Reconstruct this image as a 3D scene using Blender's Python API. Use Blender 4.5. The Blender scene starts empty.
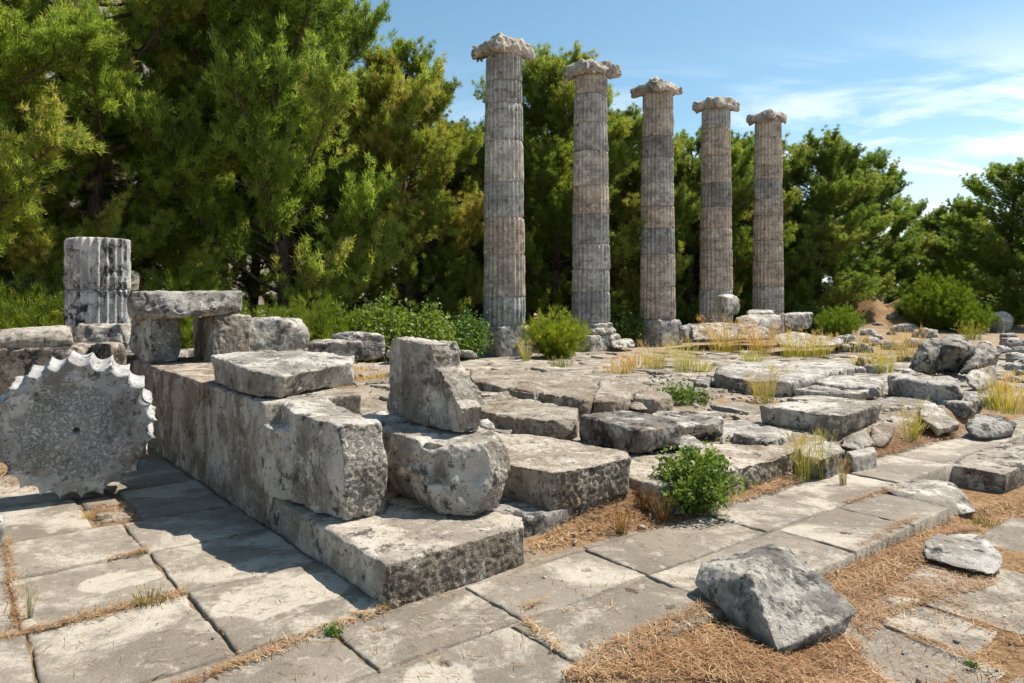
import bpy, bmesh, math, random
import numpy as np
from mathutils import Vector

scene = bpy.context.scene
COL = scene.collection
random.seed(7)

# ---------------------------------------------------------------- camera model
F, CX, HY, EYE = 725.0, 512.0, 295.0, 1.65
def G(px, py, z):
    """point of the level z seen at a photo pixel (survey helper)"""
    Y = (EYE - z) * F / (py - HY)
    return ((px - CX) / F * Y, Y, z)
def D(px, py, Y):
    return ((px - CX) / F * Y, Y, EYE - (py - HY) / F * Y)
def AB(a, b, z=0.0):
    """temple grid: a runs along the flank wall (back left), b along the paved strip (back right)"""
    return (-0.62 * a + 0.785 * b, 0.785 * a + 0.62 * b, z)
def toab(x, y):
    return -0.62 * x + 0.785 * y, 0.785 * x + 0.62 * y

# ---------------------------------------------------------------- noise
_rs = np.random.RandomState(11)
_grad = _rs.normal(size=(256, 3)); _grad /= np.linalg.norm(_grad, axis=1)[:, None]
_perm = _rs.permutation(256); _perm = np.concatenate([_perm, _perm, _perm])
def perlin(p, seed=0):
    p = np.asarray(p, float) + seed * 17.31
    i = np.floor(p).astype(np.int64); f = p - i
    u = f * f * f * (f * (f * 6 - 15) + 10)
    i &= 255
    def g(dx, dy, dz):
        h = _perm[_perm[_perm[(i[:, 0] + dx) & 255] + ((i[:, 1] + dy) & 255)] + ((i[:, 2] + dz) & 255)]
        v = _grad[h]
        return v[:, 0] * (f[:, 0] - dx) + v[:, 1] * (f[:, 1] - dy) + v[:, 2] * (f[:, 2] - dz)
    def l(a, b, t): return a + (b - a) * t
    x0 = l(g(0,0,0), g(1,0,0), u[:,0]); x1 = l(g(0,1,0), g(1,1,0), u[:,0])
    x2 = l(g(0,0,1), g(1,0,1), u[:,0]); x3 = l(g(0,1,1), g(1,1,1), u[:,0])
    return l(l(x0, x1, u[:,1]), l(x2, x3, u[:,1]), u[:,2]) * 1.5
def fbm(p, seed=0, octv=4, gain=0.5):
    s = 0; a = 1.0; q = np.asarray(p, float)
    for k in range(octv):
        s = s + a * perlin(q, seed + k * 3); a *= gain; q = q * 2.03
    return s
def sstep(x, a, b):
    t = np.clip((x - a) / (b - a), 0, 1); return t * t * (3 - 2 * t)

# ---------------------------------------------------------------- mesh helpers
def mesh_np(name, v, faces, attrs=None, smooth=False):
    """faces: (n,k) int array or list of such arrays"""
    v = np.asarray(v, np.float32)
    if not isinstance(faces, list): faces = [faces]
    faces = [np.asarray(f, np.int32) for f in faces if len(f)]
    me = bpy.data.meshes.new(name)
    me.vertices.add(len(v)); me.vertices.foreach_set('co', v.ravel())
    tot = np.concatenate([np.full(len(f), f.shape[1], np.int32) for f in faces])
    idx = np.concatenate([f.ravel() for f in faces])
    st = np.concatenate([[0], np.cumsum(tot)[:-1]]).astype(np.int32)
    me.loops.add(len(idx)); me.loops.foreach_set('vertex_index', idx)
    me.polygons.add(len(tot)); me.polygons.foreach_set('loop_start', st)
    if smooth: me.polygons.foreach_set('use_smooth', np.ones(len(tot), bool))
    me.update(calc_edges=True)
    for k, val in (attrs or {}).items():
        at = me.attributes.new(k, 'FLOAT', 'POINT')
        at.data.foreach_set('value', np.asarray(val, np.float32))
    return me
def tag(o, label=None, cat=None, group=None, kind=None):
    if label: o['label'] = label
    if cat: o['category'] = cat
    if group: o['group'] = group
    if kind: o['kind'] = kind
    return o
def obj(name, me, mat=None, parent=None, loc=(0, 0, 0)):
    o = bpy.data.objects.new(name, me); COL.objects.link(o)
    o.location = loc
    if mat and not me.materials: me.materials.append(mat)
    if parent: o.parent = parent
    return o
def empty(name, loc, label, cat, group=None, rz=0.0):
    o = bpy.data.objects.new(name, None); COL.objects.link(o)
    o.location = loc; o.rotation_euler = (0, 0, rz); o.empty_display_size = 0.2
    return tag(o, label, cat, group)
def tube(pts, rad, sides=7):
    pts = np.asarray(pts, float); n = len(pts)
    t = np.gradient(pts, axis=0); t /= np.linalg.norm(t, axis=1)[:, None] + 1e-9
    ref = np.where(np.abs(t[:, 2:3]) > 0.9, np.array([[1., 0, 0]]), np.array([[0, 0, 1.]]))
    s = np.cross(t, ref); s /= np.linalg.norm(s, axis=1)[:, None] + 1e-9
    u = np.cross(s, t)
    an = np.linspace(0, 2 * math.pi, sides, endpoint=False)
    v = pts[:, None, :] + np.asarray(rad)[:, None, None] * (np.cos(an)[None, :, None] * s[:, None, :] + np.sin(an)[None, :, None] * u[:, None, :])
    f = []
    for i in range(n - 1):
        for k in range(sides):
            k2 = (k + 1) % sides
            f.append((i * sides + k, i * sides + k2, (i + 1) * sides + k2, (i + 1) * sides + k))
    return v.reshape(-1, 3), np.array(f)
class Acc:
    def __init__(s): s.v = []; s.f = {}; s.n = 0; s.at = {}
    def add(s, v, f, **at):
        s.v.append(np.asarray(v)); f = np.asarray(f)
        s.f.setdefault(f.shape[1], []).append(f + s.n); s.n += len(v)
        for k, x in at.items():
            s.at.setdefault(k, []).append(np.broadcast_to(np.asarray(x, float), (len(v),)))
    def mesh(s, name, smooth=False):
        return mesh_np(name, np.concatenate(s.v), [np.concatenate(x) for x in s.f.values()],
                       {k: np.concatenate(x) for k, x in s.at.items()}, smooth)

# ---------------------------------------------------------------- materials
class NT:
    def __init__(s, name):
        s.m = bpy.data.materials.new(name); s.m.use_nodes = True
        s.t = s.m.node_tree; s.t.nodes.clear()
    def n(s, typ, **kw):
        nd = s.t.nodes.new(typ)
        for k, v in kw.items(): setattr(nd, k, v)
        return nd
    def set(s, sock, v):
        if isinstance(v, bpy.types.NodeSocket): s.t.links.new(v, sock)
        elif v is not None:
            if sock.type == 'RGBA' and len(v) == 3: v = (*v, 1)
            sock.default_value = v
    def noise(s, vec, scale, detail=5, rough=0.6, dist=0.0):
        nd = s.n('ShaderNodeTexNoise'); s.set(nd.inputs['Vector'], vec)
        for k, v in (('Scale', scale), ('Detail', detail), ('Roughness', rough), ('Distortion', dist)): s.set(nd.inputs[k], v)
        return nd.outputs['Fac']
    def vor(s, vec, scale, feature='F1'):
        nd = s.n('ShaderNodeTexVoronoi', feature=feature); s.set(nd.inputs['Vector'], vec); s.set(nd.inputs['Scale'], scale)
        return nd.outputs['Distance']
    def ramp(s, fac, a, b, lo=0.0, hi=1.0):
        nd = s.n('ShaderNodeMapRange', interpolation_type='SMOOTHSTEP'); s.set(nd.inputs[0], fac)
        for i, v in ((1, a), (2, b), (3, lo), (4, hi)): s.set(nd.inputs[i], v)
        return nd.outputs[0]
    def math(s, op, a, b=None, c=None):
        nd = s.n('ShaderNodeMath', operation=op)
        for i, v in enumerate((a, b, c)):
            if v is not None: s.set(nd.inputs[i], v)
        return nd.outputs[0]
    def mix(s, fac, a, b, blend='MIX'):
        nd = s.n('ShaderNodeMix', data_type='RGBA', blend_type=blend)
        s.set(nd.inputs[0], fac); s.set(nd.inputs[6], a); s.set(nd.inputs[7], b)
        return nd.outputs[2]
    def vscale(s, vec, sc):
        nd = s.n('ShaderNodeVectorMath', operation='MULTIPLY'); s.set(nd.inputs[0], vec); s.set(nd.inputs[1], sc)
        return nd.outputs[0]
    def vadd(s, a, b):
        nd = s.n('ShaderNodeVectorMath', operation='ADD'); s.set(nd.inputs[0], a); s.set(nd.inputs[1], b)
        return nd.outputs[0]
    def attr(s, name): return s.n('ShaderNodeAttribute', attribute_name=name).outputs['Fac']
    def objvec(s):
        tc = s.n('ShaderNodeTexCoord').outputs['Object']
        oi = s.n('ShaderNodeObjectInfo')
        r = s.math('MULTIPLY', oi.outputs['Random'], 37.0)
        cb = s.n('ShaderNodeCombineXYZ'); s.set(cb.inputs[0], r); s.set(cb.inputs[1], r)
        s.objcol = oi.outputs['Color']
        return s.vadd(tc, cb.outputs[0])
    def out(s, col, rough=0.85, spec=0.25, height=None, dist=0.01, strength=1.0, shader=None):
        o = s.n('ShaderNodeOutputMaterial')
        if shader is None:
            b = s.n('ShaderNodeBsdfPrincipled'); s.set(b.inputs['Base Color'], col)
            s.set(b.inputs['Roughness'], rough); s.set(b.inputs['Specular IOR Level'], spec)
            if height is not None:
                bp = s.n('ShaderNodeBump'); s.set(bp.inputs['Height'], height)
                s.set(bp.inputs['Distance'], dist); s.set(bp.inputs['Strength'], strength)
                s.t.links.new(bp.outputs[0], b.inputs['Normal'])
            shader = b.outputs[0]
        s.t.links.new(shader, o.inputs['Surface'])
        return s.m

def stone_mat(name, base, light, dark=(0.045, 0.042, 0.04), dark_amt=0.75, dark_at=0.55, streak=0.6,
              brown=(0.20, 0.14, 0.085), brown_amt=0.45, bump=0.014, pit_scale=46.0, pit_dark=0.5, band=0.0, pit_h=1.3, pick=0.0):
    m = NT(name); v = m.objvec()
    big = m.ramp(m.noise(v, 1.7, 9, 0.68, 0.4), 0.43, 0.58)
    c = m.mix(big, base, light)
    br = m.ramp(m.noise(m.vadd(v, (5, 3, 9)), 2.6, 8, 0.68, 0.5), 0.50, 0.66, 0, brown_amt)
    c = m.mix(br, c, brown)
    nz = m.n('ShaderNodeSeparateXYZ'); m.t.links.new(m.n('ShaderNodeNewGeometry').outputs['Normal'], nz.inputs[0])
    side = m.ramp(m.math('ABSOLUTE', nz.outputs[2]), 0.75, 0.35)
    st = m.ramp(m.noise(m.vscale(v, (5.5, 5.5, 1.2)), 1.0, 10, 0.70, 0.9), 0.51, 0.62, 0, m.ramp(m.noise(v, 1.2, 4), 0.42, 0.58, 0, streak))
    c = m.mix(m.math('MULTIPLY', st, side), c, m.mix(0.5, dark, brown))
    sn = m.noise(m.vscale(m.vadd(v, (7, 2, 3)), (2.2, 2.2, 1.7)), 1.0, 13, 0.74, 0.5)
    c = m.mix(m.math('MULTIPLY', m.ramp(sn, 0.49, 0.57, 0, streak), m.ramp(side, 0, 1, 0.25, 1.0)), c, m.mix(0.45, dark, brown))
    if band:
        bd = m.noise(m.vscale(m.vadd(v, (3, 6, 1)), (0.9, 0.9, 4.2)), 1.0, 9, 0.68, 0.35)
        c = m.mix(m.ramp(bd, 0.50, 0.60, 0, band), c, (0.20, 0.198, 0.20))
        c = m.mix(m.ramp(bd, 0.46, 0.38, 0, band * .7), c, light)
    lich = m.noise(m.vadd(v, (1, 7, 2)), 5.5, 10, 0.74, 0.25)
    dk = m.ramp(lich, dark_at - 0.015, dark_at + 0.04, 0, min(0.92, dark_amt + 0.15))
    c = m.mix(dk, c, dark)
    wh = m.ramp(m.noise(m.vadd(v, (8, 1, 4)), 4.5, 11, 0.74, 0.2), 0.535, 0.60, 0, 0.85)
    c = m.mix(wh, c, m.mix(0.35, light, (0.72, 0.69, 0.63)))
    fine = m.noise(v, 65, 5, 0.7)
    c = m.mix(1.0, c, m.mix(fine, (0.62, 0.62, 0.62), (1.32, 1.31, 1.29)), 'MULTIPLY')
    spk = m.ramp(m.noise(v, 24, 7, 0.72), 0.565, 0.63, 0, 0.75)
    c = m.mix(spk, c, dark)
    rough = m.attr('rough')
    pv = m.vadd(v, m.vscale(m.n('ShaderNodeTexNoise').outputs['Color'], (0.02, 0.02, 0.02)))
    pit = m.ramp(m.noise(v, pit_scale, 3, 0.6, 1.2), 0.42, 0.56)
    pitd = m.math('MULTIPLY', m.math('SUBTRACT', 1.0, pit), m.math('MULTIPLY', rough, pit_dark))
    c = m.mix(pitd, c, m.mix(0.5, dark, base))
    if pick: c = m.mix(m.math('MULTIPLY', m.math('MULTIPLY', rough, pit), pick), c, (0.72, 0.71, 0.69))
    c = m.mix(1.0, c, m.objcol, 'MULTIPLY')
    h = m.math('MULTIPLY', m.noise(v, 11, 14, 0.74, 0.3), 1.3)
    h = m.math('ADD', h, m.math('MULTIPLY', m.noise(v, 32, 9, 0.74), 0.95))
    h = m.math('ADD', h, m.math('MULTIPLY', fine, 0.32))
    h = m.math('ADD', h, m.math('MULTIPLY', m.math('MULTIPLY', pit, rough), pit_h))
    # sparse weathering cracks
    cr = m.math('MULTIPLY', m.ramp(m.vor(m.vadd(v, m.vscale(m.n('ShaderNodeTexNoise').outputs['Color'], (0.5, 0.5, 0.5))), 1.9, 'DISTANCE_TO_EDGE'), 0.0, 0.010, -0.45, 0.0), m.ramp(m.noise(v, 1.4, 3), 0.5, 0.62))
    h = m.math('ADD', h, cr)
    return m.out(c, 0.9, 0.2, h, bump * 1.25)

M = {}
M['marble'] = stone_mat('weathered_marble', (0.29, 0.26, 0.222), (0.54, 0.50, 0.44), streak=0.42, dark_amt=0.68, dark_at=0.56, brown_amt=0.35)
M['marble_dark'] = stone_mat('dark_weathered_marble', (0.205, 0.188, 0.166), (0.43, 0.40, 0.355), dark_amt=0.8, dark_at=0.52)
M['marble_brown'] = stone_mat('earth_stained_marble', (0.315, 0.27, 0.215), (0.50, 0.45, 0.38), dark_amt=0.6, dark_at=0.58, brown_amt=0.7)
M['column'] = stone_mat('column_marble', (0.38, 0.352, 0.318), (0.57, 0.54, 0.50), dark_amt=0.5, dark_at=0.57, streak=0.28, bump=0.014, brown_amt=0.25, band=0.6)
M['ledge'] = stone_mat('earthy_bedrock', (0.36, 0.29, 0.215), (0.50, 0.43, 0.34), dark_amt=0.55, dark_at=0.58, brown=(0.27, 0.17, 0.09), brown_amt=0.5, bump=0.03)
M['wall'] = stone_mat('stained_wall_marble', (0.275, 0.235, 0.19), (0.49, 0.45, 0.385), dark=(.055, .043, .033), dark_amt=0.55, dark_at=0.57, streak=0.62, brown_amt=0.6)
M['boulder'] = stone_mat('lichen_boulder', (0.20, 0.188, 0.172), (0.58, 0.545, 0.485), dark_amt=0.6, dark_at=0.55, streak=0.3, brown_amt=0.2, bump=0.026)

def paving_mat():
    m = NT('paving_stone'); tc = m.n('ShaderNodeTexCoord').outputs['Object']
    va = m.attr('var')
    cb = m.n('ShaderNodeCombineXYZ'); m.set(cb.inputs[0], m.math('MULTIPLY', va, 31.0)); m.set(cb.inputs[1], m.math('MULTIPLY', va, 17.0))
    v = m.vadd(tc, cb.outputs[0])
    c = m.mix(m.ramp(va, 0, 1), (0.225, 0.187, 0.142), (0.285, 0.242, 0.19))
    big = m.noise(v, 1.1, 8, 0.66, 0.7)
    c = m.mix(m.ramp(big, 0.44, 0.60, 0, 0.7), c, (0.185, 0.155, 0.12))
    pale = m.noise(m.vscale(m.vadd(v, (3, 9, 0)), (1.0, 1.35, 1.0)), 1.35, 10, 0.70, 0.5)
    pale = m.math('ADD', pale, m.math('MULTIPLY', m.attr('spot'), 0.13))
    pale = m.math('ADD', pale, m.math('MULTIPLY', m.math('SUBTRACT', m.noise(v, 26, 8, 0.75), 0.5), 0.22))
    c = m.mix(m.ramp(pale, 0.46, 0.62, 0, 0.85), c, (0.52, 0.46, 0.375))
    sp = m.noise(v, 9, 10, 0.75, 0.2)
    c = m.mix(m.ramp(sp, 0.56, 0.64, 0, 0.55), c, (0.54, 0.475, 0.385))
    c = m.mix(m.ramp(m.noise(m.vadd(v, (2, 2, 2)), 7, 9, 0.74), 0.56, 0.66, 0, 0.6), c, (0.11, 0.09, 0.065))
    fine = m.noise(v, 80, 5, 0.7)
    c = m.mix(1.0, c, m.mix(fine, (0.66, 0.66, 0.66), (1.28, 1.27, 1.25)), 'MULTIPLY')
    c = m.mix(m.math('MULTIPLY', m.attr('edge'), 0.85), c, m.mix(m.ramp(m.noise(v, 22, 8, 0.75), 0.46, 0.6), (0.055, 0.05, 0.043), (0.26, 0.23, 0.19)))
    gr = m.ramp(m.noise(v, 38, 5, 0.7), 0.56, 0.66, 0, m.math('MULTIPLY', m.attr('grit'), 0.8))
    c = m.mix(gr, c, (0.07, 0.065, 0.06))
    h = m.math('ADD', m.noise(v, 10, 12, 0.74), m.math('MULTIPLY', fine, 0.35))
    return m.out(c, 0.85, 0.25, h, 0.013)
M['paving'] = paving_mat()

def ground_mat():
    m = NT('earth_and_litter'); v = m.n('ShaderNodeTexCoord').outputs['Object']
    n1 = m.noise(v, 0.9, 8, 0.65, 0.5); fine = m.noise(v, 55, 6, 0.75)
    st = m.mix(m.ramp(n1, 0.4, 0.62), (0.30, 0.235, 0.165), (0.42, 0.36, 0.285))
    st = m.mix(m.ramp(m.noise(v, 5, 9, 0.72), 0.52, 0.66, 0, 0.8), st, (0.50, 0.45, 0.38))
    st = m.mix(m.ramp(m.noise(m.vadd(v, (4, 1, 0)), 2.4, 9, 0.72, 0.4), 0.53, 0.62, 0, 0.75), st, (0.15, 0.115, 0.075))
    li = m.mix(m.ramp(m.noise(v, 24, 7, 0.75, 0.8), 0.38, 0.66), (0.19, 0.10, 0.045), (0.42, 0.265, 0.135))
    li = m.mix(m.ramp(m.noise(v, 1.8, 6, 0.6), 0.45, 0.65, 0, 0.6), li, (0.40, 0.285, 0.175))
    c = m.mix(m.attr('litter'), st, li)
    c = m.mix(1.0, c, m.mix(fine, (0.6, 0.6, 0.6), (1.3, 1.3, 1.3)), 'MULTIPLY')
    h = m.math('ADD', m.noise(v, 9, 12, 0.75), m.math('MULTIPLY', fine, 0.4))
    return m.out(c, 0.95, 0.1, h, 0.035)
M['ground'] = ground_mat()

def leaf_mat(name, stops, trans=0.35, attr='tv', gloss=0.5, nscale=0.6):
    m = NT(name)
    r = m.n('ShaderNodeValToRGB'); e = r.color_ramp.elements
    e[0].position, e[0].color = stops[0][0], (*stops[0][1], 1)
    e[1].position, e[1].color = stops[-1][0], (*stops[-1][1], 1)
    for p, c in stops[1:-1]:
        k = e.new(p); k.color = (*c, 1)
    m.set(r.inputs[0], m.attr(attr))
    c = m.mix(1.0, r.outputs[0], m.n('ShaderNodeObjectInfo').outputs['Color'], 'MULTIPLY')
    b = m.n('ShaderNodeBsdfPrincipled'); m.set(b.inputs['Base Color'], c); m.set(b.inputs['Roughness'], gloss)
    m.set(b.inputs['Specular IOR Level'], 0.25)
    t = m.n('ShaderNodeBsdfTranslucent'); m.set(t.inputs[0], m.mix(1.0, c, (1.35, 1.3, 0.6), 'MULTIPLY'))
    x = m.n('ShaderNodeMixShader'); m.set(x.inputs[0], trans)
    m.t.links.new(b.outputs[0], x.inputs[1]); m.t.links.new(t.outputs[0], x.inputs[2])
    return m.out(None, shader=x.outputs[0])
M['needles'] = leaf_mat('pine_needles', [(0, (0.085, 0.135, 0.03)), (0.45, (0.18, 0.245, 0.055)), (0.85, (0.285, 0.335, 0.085)), (1, (0.31, 0.27, 0.11))], 0.55)
M['leaf'] = leaf_mat('broad_leaves', [(0, (0.06, 0.11, 0.022)), (0.6, (0.14, 0.205, 0.045)), (1, (0.23, 0.28, 0.085))], 0.35)
M['bright'] = leaf_mat('bright_shoots', [(0, (0.08, 0.13, 0.014)), (0.6, (0.18, 0.245, 0.026)), (1, (0.27, 0.30, 0.045))], 0.4)
M['grass'] = leaf_mat('dry_grass', [(0, (0.22, 0.24, 0.07)), (0.35, (0.42, 0.39, 0.13)), (0.75, (0.60, 0.50, 0.23)), (1, (0.62, 0.47, 0.29))], 0.3)
M['greengrass'] = leaf_mat('green_grass', [(0, (0.08, 0.11, 0.03)), (0.6, (0.19, 0.21, 0.06)), (1, (0.36, 0.30, 0.13))], 0.3)
M['gravel'] = stone_mat('gravel_chips', (0.30, 0.26, 0.21), (0.55, 0.50, 0.43), dark_amt=.4)
M['litter'] = leaf_mat('fallen_needles', [(0, (0.16, 0.078, 0.032)), (0.5, (0.37, 0.20, 0.09)), (0.85, (0.53, 0.37, 0.20)), (1, (0.68, 0.52, 0.30))], 0.1)
def bark_mat():
    m = NT('pine_bark'); v = m.n('ShaderNodeTexCoord').outputs['Object']
    n = m.noise(m.vscale(v, (6, 6, 1.5)), 2.0, 8, 0.7)
    c = m.mix(m.ramp(n, 0.35, 0.65), (0.05, 0.036, 0.027), (0.17, 0.125, 0.095))
    return m.out(c, 0.95, 0.1, n, 0.04)
M['bark'] = bark_mat()
# ---------------------------------------------------------------- stones
STONES = []
def P(z, *pp): return [G(x, y, z) for x, y in pp]
def prism(top, zb, grow=1.0, sh=(0, 0)):
    """top: list of xyz; a straight sided block down to zb (grow widens or narrows its foot)"""
    cx = sum(p[0] for p in top) / len(top); cy = sum(p[1] for p in top) / len(top)
    return list(top) + [(cx + (x - cx) * grow + sh[0], cy + (y - cy) * grow + sh[1], zb) for x, y, z in top]
def abox(a0, a1, b0, b1, z0, z1, k=0.0):
    return [AB(a, b, z) for a in (a0, a1) for b in (b0, b1) for z in (z0, z1)]
def stone(name, label, pieces, mat='marble', cat='stone block', group=None, chips=3, chip=0.05, rough=0.0,
          rdir=None, tint=(1, 1, 1), amp=1.0, seed=None, parent=None, round_=2, dents=(), facet=None):
    if not isinstance(pieces[0], list): pieces = [pieces]
    STONES.append(dict(name=name, label=label, pieces=pieces, mat=mat, cat=cat, group=group, chips=chips, chip=chip, rough=rough,
                       rdir=rdir, tint=tint, amp=amp, seed=len(STONES) * 7 + 3 if seed is None else seed, parent=parent, round_=round_, dents=dents, facet=facet if facet is not None else (.35 if amp < .95 else .35 + .75 * (amp - .9))))

def hull_into(bm, pts, rng, chips, chip):
    b = bmesh.new()
    for p in pts: b.verts.new(p)
    def rehull():
        r = bmesh.ops.convex_hull(b, input=b.verts[:])
        loose = [v for v in b.verts if not v.link_faces]
        if loose: bmesh.ops.delete(b, geom=loose, context='VERTS')
        bmesh.ops.remove_doubles(b, verts=b.verts[:], dist=1e-4)
    rehull()
    for _ in range(chips):
        vs = b.verts[:]
        c = sum((v.co for v in vs), Vector()) / len(vs)
        v = vs[rng.randrange(len(vs))]
        d = (v.co - c).normalized() + Vector([rng.gauss(0, .45) for _ in range(3)]); d.normalize()
        far = max(vs, key=lambda w: w.co.dot(d))
        ext = far.co.dot(d) - min(w.co.dot(d) for w in vs)
        co = far.co - d * min(chip * rng.uniform(.4, 1.3), .16 * ext)
        bmesh.ops.bisect_plane(b, geom=b.verts[:] + b.edges[:] + b.faces[:], plane_co=co, plane_no=d, clear_outer=True)
        rehull()
    bmesh.ops.recalc_face_normals(b, faces=b.faces[:])
    off = len(bm.verts); mp = {}
    for v in b.verts: mp[v] = bm.verts.new(v.co)
    for f in b.faces:
        try: bm.faces.new([mp[v] for v in f.verts])
        except ValueError: print('DUP FACE', [tuple(round(c, 2) for c in p) for p in pts][:4])
    b.free()

def vnormals(me):
    n = np.empty(len(me.vertices) * 3, np.float32); me.vertices.foreach_get('normal', n); return n.reshape(-1, 3).astype(float)
def finish_stones():
    tmp = []
    for s in STONES:
        rng = random.Random(s['seed']); bm = bmesh.new()
        for p in s['pieces']: hull_into(bm, p, rng, s['chips'], s['chip'])
        me = bpy.data.meshes.new('tmp'); bm.to_mesh(me); bm.free()
        o = bpy.data.objects.new('tmp', me); COL.objects.link(o)
        co = np.array([v.co for v in me.vertices]); Y = max(2.5, np.linalg.norm(co.mean(0)))
        ext = np.ptp(co, axis=0).max()
        vox = max(0.0085, Y / F * 1.25, ext / 260)
        s['vox'] = vox
        md = o.modifiers.new('r', 'REMESH'); md.mode = 'VOXEL'; md.voxel_size = vox
        tmp.append(o)
    bpy.context.view_layer.update()
    dg = bpy.context.evaluated_depsgraph_get()
    for s, o in zip(STONES, tmp):
        me = bpy.data.meshes.new_from_object(o.evaluated_get(dg)); me.name = s['name']
        n = len(me.vertices); co = np.empty(n * 3, np.float32); me.vertices.foreach_get('co', co); co = co.reshape(-1, 3).astype(float)
        ed = np.empty(len(me.edges) * 2, np.int32); me.edges.foreach_get('vertices', ed); ed = ed.reshape(-1, 2)
        deg = np.bincount(ed.ravel(), minlength=n)[:, None].astype(float)
        def lap(p):
            q = np.empty_like(p)
            for k in range(3):
                q[:, k] = np.bincount(ed[:, 0], p[ed[:, 1], k], n) + np.bincount(ed[:, 1], p[ed[:, 0], k], n)
            return q / deg
        nr = vnormals(me); sd = s['seed'] % 97; A_ = s['amp']
        for _ in range(s['round_']): co = 0.5 * co + 0.5 * lap(co)
        sm = co.copy()
        for _ in range(12): sm = 0.4 * sm + 0.6 * lap(sm)
        conv = np.clip(np.einsum('ij,ij->i', co - sm, nr), 0, None)
        er = np.clip(0.35 + 1.3 * perlin(co * 5.5, sd) + 0.8 * perlin(co * 16, sd + 5), 0, 2.4)
        co = co - nr * (conv * er)[:, None] * min(1.5, A_ + 0.3) * 1.6
        size = np.ptp(co, axis=0).max(); k = min(1.0, size / 0.9)
        disp = 0.022 * k * perlin(co * 2.1, sd) + 0.010 * k * perlin(co * 6, sd + 1)
        rid = np.abs(perlin(co * 4.2, sd + 9)); disp -= 0.020 * k * np.clip(0.10 - rid, 0, 1) / 0.10 * sstep(perlin(co * 1.3, sd + 4), 0.0, 0.35)
        disp += 0.005 * fbm(co * 17, sd + 2, 3)
        disp += 0.010 * k * (0.25 - np.abs(perlin(co * 7.5, sd + 12))) * sstep(perlin(co * 1.9, sd + 13), -.2, .3)
        if s['facet']:   # broken, conchoidal fracture steps
            r2 = np.random.RandomState(s['seed'] + 1); lo_, hi_ = co.min(0), co.max(0)
            m_ = int(np.clip(70 * np.prod(hi_ - lo_) ** .667 / .5, 18, 110))
            sp = lo_ + (hi_ - lo_) * r2.rand(m_, 3); dv = r2.normal(size=(m_, 3)); of = r2.uniform(-1, 1, m_)
            wp = co + 0.035 * k * np.stack([perlin(co * 9, sd + 20 + i_) for i_ in range(3)], 1)
            near_ = np.concatenate([((c_[:, None, :] - sp[None]) ** 2).sum(2).argmin(1) for c_ in np.array_split(wp, max(1, n // 20000))])
            fo_ = np.clip(((co - sp[near_]) * dv[near_]).sum(1) * .09 + of[near_] * .006, -.03, .012)
            fo_ = .5 * fo_ + .5 * lap(np.repeat(fo_[:, None], 3, 1))[:, 0]
            disp += s['facet'] * k * fo_ * (.35 + .65 * sstep(conv, .001, .012) + .5 * sstep(perlin(co * 2.6, sd + 30), .0, .4))
        w = np.zeros(n)
        if s['rough']:
            d = np.array(s['rdir'] if s['rdir'] else (0.62, -0.785, 0.0)); d /= np.linalg.norm(d)
            w = sstep(nr @ d, 0.55, 0.8) * s['rough']
            disp += w * 0.012 * perlin(co * np.array((26, 26, 30)), sd + 6) - w * 0.006
        co = co + nr * (disp * A_)[:, None]
        for (dc, dr, dd) in s['dents']:
            g = np.exp(-((co - np.array(dc)) ** 2).sum(1) / (dr * dr)); co = co - nr * (g * dd)[:, None]
        org = np.array([co[:, 0].mean(), co[:, 1].mean(), co[:, 2].min()])
        me.vertices.foreach_set('co', (co - org).astype(np.float32).ravel())
        me.polygons.foreach_set('use_smooth', np.ones(len(me.polygons), bool))
        at = me.attributes.new('rough', 'FLOAT', 'POINT'); at.data.foreach_set('value', w.astype(np.float32))
        me.update()
        ob = obj(s['name'], me, M[s['mat']], loc=org)
        ob.color = (*s['tint'], 1)
        if s['parent'] is not None:
            ob.parent = s['parent']; ob.location = Vector(org) - s['parent'].location
            if s['label']: ob['label'] = s['label']
        else: tag(ob, s['label'], s['cat'], s['group'])
    for o in tmp:
        m_ = o.data; bpy.data.objects.remove(o); bpy.data.meshes.remove(m_)

RB_ = 'fallen and standing blocks of the ruined wall corner'
RS = 'toppled slabs on the ruined temple floor'
SUNSIDE = (0.62, -0.785, 0.0)

# --- the wall corner, left of centre
stone('step_block', 'long low step block at the wall corner, its front end gritty and pitted',
      prism([AB(3.41, 1.85, .225), AB(3.46, 2.84, .225), AB(3.62, 2.94, .225), AB(5.2, 2.8, .225), AB(5.2, 1.85, .225)], -.05),
      'marble', chips=1, chip=.03, rough=.9, amp=.75, group=RB_, round_=1, tint=(1.06, 1.0, .93))
stone('wall_block', 'tall smooth wall block with dark drip stains, under the broad flat slab', abox(5.2, 6.69, 1.83, 2.6, -.05, .872),
      'wall', 'wall block', RB_, chips=2, chip=.04, amp=.6, tint=(1.0, .98, .96), round_=1)
stone('wall_block', 'dark stained wall block between the fallen drum and the slab-topped block', abox(6.70, 8.1, 1.81, 2.7, -.05, .885),
      'wall', 'wall block', RB_, chips=2, chip=.04, amp=.6, tint=(.95, .86, .78), round_=1)
stone('wall_block', 'farthest block of the low wall, behind the rim of the fallen drum', abox(8.11, 9.6, 1.82, 2.7, -.05, .875),
      'wall', 'wall block', RB_, chips=3, chip=.06, amp=.7, tint=(.95, .86, .78))
stone('capping_slab', 'broad flat slab with a sunlit top and broken front edge, lying on the wall block',
      prism([G(205, 353, 1.13), G(247, 368.5, 1.10), G(283, 376, 1.056), G(330, 370, 1.06), G(356, 363, 1.08), G(359, 354, 1.12), G(300, 350, 1.13), G(240, 350, 1.13)], .88, .95),
      'marble', 'stone slab', RB_, chips=5, chip=.10, amp=1.1)
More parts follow.
